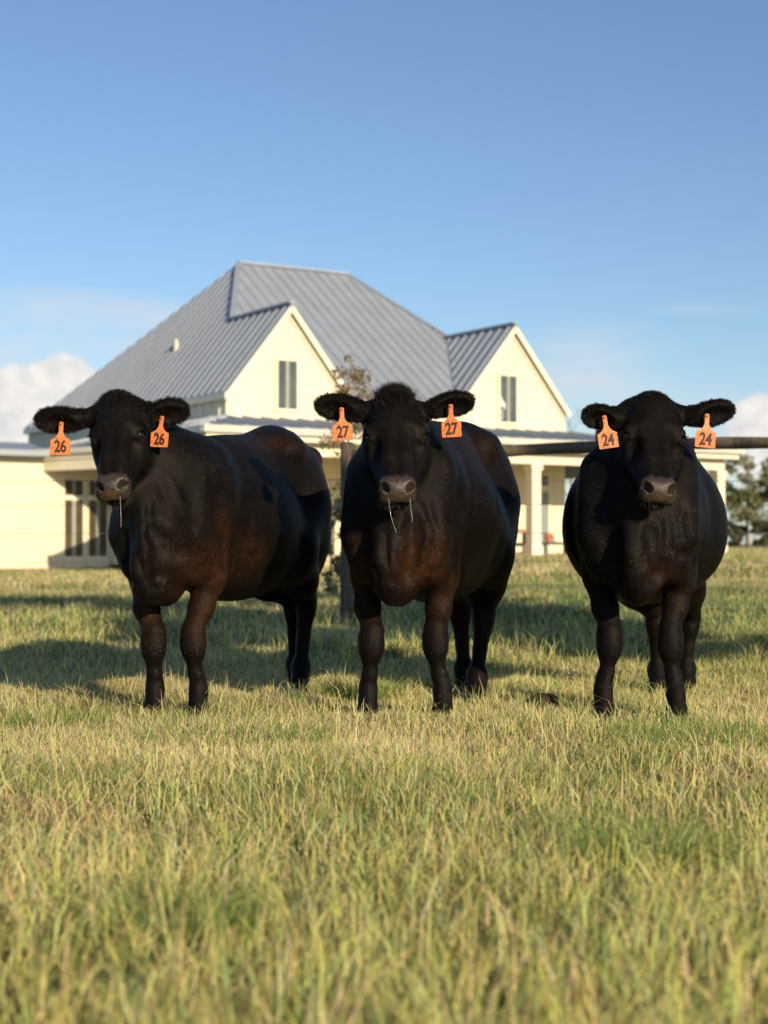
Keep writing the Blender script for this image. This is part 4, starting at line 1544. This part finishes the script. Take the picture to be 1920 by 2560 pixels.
    f = remap[f]
    v = v[keep]
    nrm = vnormals(v, f)
    sgn_ = 1.0
    cen_body = B(-0.45, 0, 0.85)
    if ((v - cen_body) * nrm).sum(1).mean() < 0:
        f = f[:, ::-1]
        nrm = -nrm
    # small surface life: muscle and skin unevenness
    bumpn = (value_noise(v[:, 0] * 3 + v[:, 2] * 1.7, v[:, 1] * 3 - v[:, 2] * 1.1, 0.35, c['seed']) - .5) * 0.010
    v = v + nrm * bumpn[:, None] * (v[:, 2] > 0.35)[:, None]
    # sculpting strokes: skin folds and muscle edges measured from the photo (polyline, radius px, height m)
    px_ = 960 + F_PX * v[:, 0] / v[:, 1]
    py_ = HOR - F_PX * (v[:, 2] - CAM_H) / v[:, 1]
    relh = v - pp
    hmask = ((relh @ u) / sc > -.06) & ((relh @ u) / sc < .56) & (np.abs((relh @ s_) / sc) < .17) & ((relh @ n_) / sc > -.21)
    fmask = sstep(-.05, -.4, 0) if False else np.clip(-nrm[:, 1] * 2.2, 0, 1) * (~hmask)
    disp = np.zeros(len(v))
    for pts_, rad, hgt in c.get('strokes', []):
        dmin = np.full(len(v), 1e9)
        for (xa, ya), (xb, yb) in zip(pts_, pts_[1:]):
            ll = (xb - xa) ** 2 + (yb - ya) ** 2
            t = np.clip(((px_ - xa) * (xb - xa) + (py_ - ya) * (yb - ya)) / ll, 0, 1)
            dmin = np.minimum(dmin, (px_ - xa - t * (xb - xa)) ** 2 + (py_ - ya - t * (yb - ya)) ** 2)
        (xa, ya), (xb, yb) = pts_[0], pts_[-1]
        ll = (xb - xa) ** 2 + (yb - ya) ** 2
        te = ((px_ - xa) * (xb - xa) + (py_ - ya) * (yb - ya)) / ll
        fade = sstep(-.25, .22, te) * (1 - sstep(.78, 1.25, te))
        wob = .65 + .7 * value_noise(px_, py_, 22.0, 71)
        disp += hgt * wob * fade * np.exp(-dmin / (rad * 1.5) ** 2)
    v = v + nrm * (disp * fmask)[:, None]
    # ---- zones attribute (R brown, G muzzle leather, B mud on the nose)
    rel = v - pp
    hs, ht, hn = rel @ s_ / sc, rel @ u / sc, rel @ n_ / sc
    # leather pad: front plane of the muzzle between and around the nostrils
    gm = sstep(0.402, 0.428, ht + .02 * (value_noise(v[:, 0], v[:, 2], .012, 5) - .5)) * sstep(-0.082, -0.070, hn) * (1 - sstep(0.064, 0.076, np.abs(hs)))
    gm = gm * (ht < 0.60) * (np.abs(hs) < 0.12) * (hn > -0.2)
    mud = gm * np.exp(-((hs / 0.024) ** 2)) * sstep(0.472, 0.492, ht + .3 * (-.03 - hn)) * c.get('mud', 0.6) * .55
    relb = v - B(0, 0, 0)
    bx, by, bz = relb @ Fd / kx, relb @ Sd, v[:, 2]
    br = np.zeros(len(v))
    for (cx, cy, cz, rx, ry, rz, a) in c['brown']:
        br = np.maximum(br, a * np.exp(-(((bx - cx) / rx) ** 2 + ((by - cy) / ry) ** 2 + ((bz - cz) / rz) ** 2) * 1.5))
    br = br * (1 - (sstep(-0.02, 0.02, ht) * (ht < 0.7) * (hn > -0.26) * (np.abs(hs) < .2)) * 0.8)
    br = np.clip(br, 0, 1)
    zones = np.stack([br, gm, mud, np.ones(len(v))], 1)

    org = Vector((*front, 0.0))
    root_o = empty('cow', org)
    bpy.context.view_layer.update()
    tag(root_o, c['label'], 'cow', 'black cows standing in a row facing the camera')
    off = np.array([front[0], front[1], 0.0])
    me = np_mesh('cow_body', v - off, f.ravel(), np.full(len(f), 4))
    ca = me.color_attributes.new('zones', 'FLOAT_COLOR', 'POINT')
    ca.data.foreach_set('color', zones.astype(np.float32).ravel())
    body = link('body', me, coat_material('cow_coat_' + c['n'], c.get('brown_amt', 1.0)), root_o)

    # ---- hair: short coat following the body, longer on ears, poll and chin
    tri = v[f]
    fc = tri.mean(1)
    fn = np.cross(tri[:, 2] - tri[:, 0], tri[:, 3] - tri[:, 1])
    area = np.linalg.norm(fn, axis=1) / 2
    fn = fn / (2 * area[:, None] + 1e-12)
    fg = gm[f].mean(1)
    fbr = br[f].mean(1)
    relf = fc - pp
    fs, ft, fnn = relf @ s_ / sc, relf @ u / sc, relf @ n_ / sc
    ear_w = np.zeros(len(f))
    for (cen, ex, ey, fz, le, hgt) in ears:
        d = fc - cen
        r = np.sqrt(((d @ ex) / (le * .62)) ** 2 + ((d @ ey) / (hgt * 1.5)) ** 2 + ((d @ fz) / 0.08) ** 2)
        ear_w = np.maximum(ear_w, (r < 1) * 1.0)
    facing = (fn[:, 1] < 0.35)                      # hair that can be seen from the front side
    wgt = area * (fg < 0.2) * facing * (fc[:, 2] > 0.05)

    def samp(w, n):
        pr = w / w.sum()
        i = rng.choice(len(w), n, p=pr)
        uv = rng.random((n, 2))
        p = tri[i, 0] * ((1 - uv[:, 0]) * (1 - uv[:, 1]))[:, None] + tri[i, 1] * (uv[:, 0] * (1 - uv[:, 1]))[:, None] + tri[i, 2] * (uv[:, 0] * uv[:, 1])[:, None] + tri[i, 3] * ((1 - uv[:, 0]) * uv[:, 1])[:, None]
        return i, p

    def hcol(i, n, bright=1.0):
        b0 = np.array([0.0078, 0.0065, 0.0055])
        b1 = np.array([0.060, 0.026, 0.0115])
        t = np.clip(fbr[i] * rng.uniform(0.3, 1.3, n) * c.get('brown_amt', 1), 0, 1)[:, None]
        return (b0[None] * (1 - t) + b1[None] * t) * (rng.uniform(0.35, 1.3, n) ** 2 * 1.6 + (rng.random(n) < .05) * .7)[:, None] * bright
    nh = 150000 if not FAST_TEST else 8000
    on_head = ((fs ** 2 < .03) & (ft > -.05) & (ft < .55) & (fnn > -.25)).astype(float)
    i, p = samp(wgt * (1 + 1.2 * on_head) * (ear_w < .5), nh)
    nn = fn[i]
    flow = -Fd[None] * 0.9 + np.array([0, 0, -0.75])[None]
    flow = flow * (1 - on_head[i])[:, None] + (u[None] * 0.8 - n_[None] * .2 + s_[None] * (fs[i] * 5)[:, None]) * on_head[i][:, None]
    wv_ = np.stack([value_noise(p[:, 0], p[:, 2], .11, 41 + k) - .5 for k in range(3)], 1)
    flow = flow + rng.normal(0, .18, (nh, 3)) + wv_ * .9
    streak = value_noise(p[:, 0] + p[:, 1] * .7, p[:, 2] * .30, .008, 51) * value_noise(p[:, 0] - p[:, 1], p[:, 2], .05, 52)
    flow = flow - nn * (flow * nn).sum(1)[:, None]
    flow /= np.linalg.norm(flow, axis=1)[:, None] + 1e-9
    d = flow + nn * rng.uniform(0.08, 0.34, nh)[:, None]
    d /= np.linalg.norm(d, axis=1)[:, None]
    ln = rng.uniform(0.007, 0.015, nh) * (1 - .25 * on_head[i])
    me = hair_mesh('coat_hair', p - off - nn * .001, d, ln, rng.uniform(.0008, .0018, nh), hcol(i, nh) * ((.30 + (2.9 - 1.7 * np.clip(fbr[i], 0, 1)) * streak) * (1 + .9 * on_head[i] * rng.random(nh)))[:, None], flat=nn)  # head hairs lightened to stand in for sunlight on the forehead
    link('coat_hair', me, MATS['hair'], body)
    # ears
    ne = 14000
    i, p = samp(area * ear_w + 1e-9 * area, ne)
    nn = fn[i]
    outw = np.zeros((ne, 3))
    for (cen, ex, ey, fz, le, hgt) in ears:
        dd = p - cen
        m = (np.abs(dd @ ex) < le * .75)[:, None]
        o_ = ex[None] * ((dd @ ex) / le * 2.2 + .25)[:, None] + ey[None] * ((dd @ ey) / hgt * 1.1)[:, None]
        outw += o_ * m * (np.sign(p[:, 0] - pp[0]) == np.sign(cen[0] - pp[0]))[:, None]
    d = outw + nn * .55 + rng.normal(0, .34, (ne, 3)) + np.array([0, 0, -.15])
    d /= np.linalg.norm(d, axis=1)[:, None]
    me = hair_mesh('ear_hair', p - off, d, rng.uniform(.005, .012, ne) * (.6 + .9 * value_noise(p[:, 0], p[:, 2], .012, 77)) * c.get('ear_fuzz', 1), rng.uniform(.0008, .0015, ne), hcol(i, ne, .9))
    link('ear_hair', me, MATS['hair'], body)
    # poll tuft
    tw = area * (np.exp(-((ft - .01) / .05) ** 2) * np.exp(-(fs / c.get('tuft_w', .06)) ** 2)) * (fnn > -.14) * (ear_w < .5)
    nt_ = c.get('tuft_n', 2500)
    i, p = samp(tw + 1e-12, nt_)
    nn = fn[i]
    g = rng.integers(0, 60, nt_)
    gd = rng.normal(0, .5, (60, 3))[g]
    d = nn * .5 + np.array([0, 0, 1.0]) * c.get('tuft_up', .4) + gd * .55 + rng.normal(0, .18, (nt_, 3)) + s_[None] * (((p - pp) @ s_) * 6)[:, None]
    d /= np.linalg.norm(d, axis=1)[:, None]
    me = hair_mesh('poll_hair', p - off, d, rng.uniform(.4, 1, nt_) * c.get('tuft', .018), rng.uniform(.0009, .0018, nt_), hcol(i, nt_, 1.0), curl=rng.normal(0, .15, (nt_, 3)))
    link('poll_hair', me, MATS['hair'], body)
    # chin whiskers
    cw = area * np.exp(-((ft - .47) / .04) ** 2) * np.exp(-((fnn + .11) / .03) ** 2) * (np.abs(fs) < .08)
    i, p = samp(cw + 1e-12, 420)
    d = np.array([0, -.25, -1.0]) + fn[i] * .5 + rng.normal(0, .3, (420, 3))
    d /= np.linalg.norm(d, axis=1)[:, None]
    me = hair_mesh('beard', p - off, d, rng.uniform(.012, .034, 420), rng.uniform(.0006, .0011, 420), hcol(i, 420, 2.0))  # whisker colour brightened to stand in for their sparkle
    link('beard', me, MATS['hair'], body)

    def loc(p):
        return tuple(np.array(p) - off)
    # eyes, lashes
    for q in (-1, 1):
        e = MB()
        e.ball(loc(Hh(q * 0.0985, 0.186, -0.064)), 0.0180 * sc, (1, 1, 1), 3)
        eye = e.build('eye', MATS['eye'], root_o)
        nl = 60
        t = rng.uniform(-1, 1, nl)
        bp = np.stack([Hh(q * (0.112 + .004 * (1 - k * k)), 0.173 + .005 * k * k, -0.062 + 0.020 * k) for k in t])
        d = s_[None] * q * .75 + n_[None] * .45 + u[None] * .38 + rng.normal(0, .12, (nl, 3))
        d /= np.linalg.norm(d, axis=1)[:, None]
        me = hair_mesh('eyelash', bp - off, d, rng.uniform(.012, .022, nl), np.full(nl, .0011), np.full((nl, 3), .008))
        link('eyelash', me, MATS['hair'], root_o)
    # hooves: cloven, two claws each
    for leg in c['legs_f'] + c['legs_h']:
        ft_ = P(*leg['foot'])
        h = MB()
        for q in (-1, 1):
            cx = ft_[0] + q * 0.0205
            rings = []
            for (zz, rx, ry, yo) in ((0.0, .0225, .052, -.025), (0.03, .0220, .047, -.020), (0.06, .020, .038, -.010), (0.078, .017, .032, -.004)):
                rings.append([h.bm.verts.new(loc((cx + rx * cos(a) * (1 - .25 * max(0, -sin(a))), ft_[1] + yo + ry * sin(a), zz))) for a in np.linspace(0, 2 * pi, 15)[:-1]])
            for a_, b_ in zip(rings, rings[1:]):
                for k in range(14):
                    fce = h.bm.faces.new((a_[k], a_[(k + 1) % 14], b_[(k + 1) % 14], b_[k]))
                    fce.smooth = True
            h.bm.faces.new(rings[0])
            h.bm.faces.new(rings[-1])
        h.build('hoof', MATS['hoof'], root_o)
    # tail with switch
    tl = MB()
    tp = [B(-1.30, 0, zh - .08), B(-1.38, 0, zh - .16), B(-1.40, 0.0, .85), B(-1.39, 0.01, .55), B(-1.38, .015, .42)]
    tl.tube([loc(q) for q in tp], [.035, .026, .018, .014, .012], 10)
    tail = tl.build('tail', body.data.materials[0], root_o)
    nt2 = 900
    t = rng.random(nt2)
    bp = tp[3][None] * (1 - t)[:, None] + tp[4][None] * t[:, None] + rng.normal(0, .008, (nt2, 3))
    d = np.array([0, 0, -1.0]) + rng.normal(0, .10, (nt2, 3))
    d /= np.linalg.norm(d, axis=1)[:, None]
    me = hair_mesh('switch', bp - off, d, rng.uniform(.1, .24, nt2), np.full(nt2, .002), np.full((nt2, 3), .012))
    link('switch', me, MATS['hair'], tail)
    # ear tags
    for t in c['tags']:
        pin = P(*t['pin'])
        bot = P(t['bot'][0], t['bot'][1], t['pin'][2] - .012)
        build_tag(root_o, c['n'], pin, bot - pin, np.array([1.0, t.get('turn', 0.0), 0.0]), t.get('s', 1.0))
    for k, dr in enumerate(c.get('drool', [])):
        pts = [P(*q) for q in dr]
        m = MB()
        m.tube([loc(q) for q in pts], [.0007] + [.0004 + .0003 * (j % 2) for j in range(len(pts) - 2)] + [.0009], 6)
        m.build('saliva_strand', MATS['drool'], root_o)
    return root_o


def build_cows():
    cow_mats()
    D0 = 6.2
    X = lambda px, d: (px - 960) / F_PX * d
    build_cow(dict(
        n='26', seed=3, label='black cow with orange ear tags reading 26, its flank turned to view',
        front=(X(440, 6.25), 6.25), rear=(X(720, 7.40), 7.40), w=0.88, back=1.085, hip=1.235, belly=0.0,
        poll=(288, 978, 6.02), nose=(272, 1226, 5.74), roll=-1.5, yaw=-6, hw=0.91, mud=1.0, neck=1.0,
        legs_f=[dict(knee=(385, 1605, 6.25), foot=(388, 1790, 6.27), s=-1, b=-.014), dict(knee=(484, 1603, 6.18), foot=(497, 1793, 6.20), s=1)],
        legs_h=[dict(hock=(765, 1520, 7.38), foot=(752, 1725, 7.35), s=1), dict(hock=(735, 1525, 7.50), foot=(738, 1720, 7.55), s=-1)],
        ears=[dict(base=(213, 1050, 6.02), tip=(91, 1052, 6.03), h=.049), dict(base=(352, 1042, 6.02), tip=(467, 1026, 6.06), h=.050)],
        tags=[dict(pin=(152, 1060, 5.985), bot=(150, 1135, 0)), dict(pin=(404, 1045, 5.985), bot=(397, 1113, 0), turn=-.25, s=.95)],
        drool=[[(300, 1242, 5.715), (301, 1262, 5.71), (302, 1285, 5.71), (303, 1303, 5.71), (302, 1318, 5.71)]],
        brown=[(0.10, 0.10, 0.62, .14, .14, .16, .9), (0.0, 0.20, 0.60, .12, .12, .20, .95), (-0.24, .24, .60, .13, .12, .12, 1.3), (-1.24, .14, 0.98, .17, .18, .19, 1.3),
               (0.05, -.1, .45, .12, .10, .14, .8), (-.7, .15, 1.15, .35, .14, .06, .5), (.05, .15, .4, .12, .1, .12, .5)],
        strokes=[([(311, 1278), (330, 1374), (369, 1446)], 13, -.014), ([(373, 1253), (376, 1340), (398, 1374)], 8, -.012), ([(352, 1260), (356, 1340), (372, 1400)], 9, .008),
                 ([(378, 1316), (446, 1393)], 15, -.016), ([(388, 1441), (436, 1461)], 17, -.014), ([(523, 1123), (542, 1253), (552, 1326), (547, 1422)], 13, -.013),
                 ([(470, 1306), (505, 1350), (523, 1400)], 18, .012), ([(614, 1118), (711, 1142)], 12, .007), ([(769, 1253), (754, 1374)], 13, -.013), ([(400, 1200), (430, 1290)], 9, -.006), ([(425, 1190), (465, 1280)], 9, -.005),
                 ([(600, 1180), (606, 1400)], 14, .005), ([(640, 1180), (646, 1400)], 14, .005), ([(680, 1190), (684, 1380)], 14, .004), ([(430, 1480), (470, 1420)], 12, -.008)],
        tuft=.016, tuft_n=2600, tuft_up=.25, ear_fuzz=1.25))
    build_cow(dict(
        n='27', seed=9, label='black cow with orange ear tags reading 27 and a spiky head tuft',
        front=(X(1012, 6.22), 6.22), rear=(X(1172, 7.25), 7.25), w=0.97, back=1.185, hip=1.245, belly=0.0,
        poll=(988, 976, 6.02), nose=(995, 1230, 5.72), roll=0, yaw=0, hw=1.0, mud=.5,
        legs_f=[dict(knee=(928, 1605, 6.20), foot=(920, 1792, 6.22), s=-1, b=-.014), dict(knee=(1088, 1603, 6.20), foot=(1106, 1793, 6.20), s=1)],
        legs_h=[dict(hock=(1208, 1550, 6.98), foot=(1192, 1760, 6.85), s=1), dict(hock=(1150, 1535, 7.3), foot=(1160, 1735, 7.25), s=-1)],
        ears=[dict(base=(910, 1026, 6.02), tip=(790, 1016, 6.03), h=.049), dict(base=(1066, 1022, 6.02), tip=(1184, 1006, 6.03), h=.050)],
        tags=[dict(pin=(854, 1024, 5.985), bot=(858, 1102, 0)), dict(pin=(1127, 1016, 5.985), bot=(1130, 1093, 0), turn=-.15)],
        drool=[[(972, 1246, 5.70), (974, 1268, 5.695), (978, 1292, 5.69), (984, 1312, 5.69), (991, 1331, 5.69)], [(1025, 1246, 5.70), (1027, 1270, 5.70), (1030, 1290, 5.70), (1031, 1306, 5.70)]],
        brown=[(0.18, 0.10, 0.62, .16, .13, .15, 1.0), (0.18, -0.12, 0.62, .16, .10, .15, .8), (0, -.2, .5, .14, .1, .2, .8), (0.0, 0.17, 0.50, .12, .1, .14, .6), (-1.1, .15, .42, .2, .2, .16, 1.0), (-.6, .15, 1.1, .5, .2, .1, .35)],
        strokes=[([(993, 1253), (1005, 1357), (993, 1436)], 12, .014), ([(960, 1316), (968, 1399), (976, 1453)], 14, -.018), ([(1028, 1300), (1036, 1390), (1020, 1460)], 14, -.012),
                 ([(1068, 1253), (1093, 1337), (1076, 1395), (1068, 1453)], 10, -.014), ([(1052, 1262), (1074, 1337), (1058, 1410)], 9, .007), ([(1147, 1240), (1147, 1461)], 13, -.013),
                 ([(1265, 1357), (1226, 1403), (1176, 1440)], 11, -.012), ([(893, 1316), (905, 1399), (943, 1461)], 14, -.014), ([(1120, 1130), (1150, 1180), (1160, 1240)], 9, -.006),
                 ([(1090, 1100), (1125, 1180)], 9, .005), ([(1190, 1200), (1192, 1380)], 13, .005), ([(1222, 1200), (1222, 1360)], 12, .005)],
        brown_amt=.95, tuft=.046, tuft_n=6000, tuft_up=.85, tuft_w=.042, ear_fuzz=1.1))
    build_cow(dict(
        n='24', seed=14, label='round bellied black cow facing head-on with orange ear tags reading 24',
        front=(X(1597, 6.18), 6.18), rear=(X(1626, 7.22), 7.22), w=1.03, back=1.15, hip=1.20, belly=0.045,
        poll=(1638, 976, 6.00), nose=(1655, 1232, 5.70), roll=2.0, yaw=3, hw=1.0, mud=.7,
        legs_f=[dict(knee=(1523, 1603, 6.18), foot=(1507, 1795, 6.18), s=-1), dict(knee=(1674, 1603, 6.13), foot=(1688, 1800, 6.10), s=1)],
        legs_h=[dict(hock=(1640, 1560, 7.15), foot=(1644, 1740, 7.15), s=-1), dict(hock=(1722, 1560, 7.25), foot=(1714, 1735, 7.25), s=1)],
        ears=[dict(base=(1556, 1050, 6.00), tip=(1457, 1040, 6.01), h=.048), dict(base=(1720, 1046, 6.00), tip=(1834, 1024, 6.02), h=.050)],
        tags=[dict(pin=(1512, 1044, 5.965), bot=(1524, 1121, 0)), dict(pin=(1769, 1040, 5.965), bot=(1763, 1119, 0), s=1.03)],
        drool=[],
        brown=[(0.22, 0.08, 0.56, .14, .10, .12, .6), (0, .15, .5, .1, .1, .15, .5), (-1.1, -.15, .4, .2, .15, .2, .7)],
        strokes=[([(1646, 1298), (1646, 1358), (1634, 1413)], 12, .014), ([(1624, 1318), (1618, 1417)], 12, -.013), ([(1672, 1300), (1676, 1380)], 11, -.010),
                 ([(1706, 1258), (1710, 1358), (1694, 1427)], 10, -.014), ([(1670, 1397), (1642, 1437), (1610, 1461)], 9, -.013), ([(1515, 1338), (1539, 1427)], 14, -.013),
                 ([(1734, 1358), (1738, 1457)], 10, -.010), ([(1455, 1220), (1462, 1380)], 14, .005), ([(1765, 1220), (1768, 1380)], 12, .005), ([(1560, 1290), (1575, 1400)], 12, .008)],
        brown_amt=.6, tuft=.010, tuft_n=1800, tuft_up=.2, ear_fuzz=.8))


def build_dung():
    p = P(1336, 1775, 6.55)
    mb = MB()
    for i in range(9):
        mb.ball((random.uniform(-.06, .06), random.uniform(-.05, .05), random.uniform(0.015, .05)), random.uniform(.028, .05), (1.2, 1, .8), 3)
    for v in mb.bm.verts:
        v.co += Vector((random.uniform(-.002, .002), random.uniform(-.002, .002), random.uniform(-.002, .002)))
    o = mb.build('dung', simple_mat('dark_dung', (0.020, 0.013, 0.008), 0.85, var=.4, scale=40, bump=.004), None)
    o.location = (p[0], 6.5, 0)
    tag(o, 'small dark clump of dung in the grass between the middle and right cows', 'dung')


build_ground()
build_house()
build_porch_items()
build_fence()
build_trees()
build_cows()
build_dung()
build_grass()
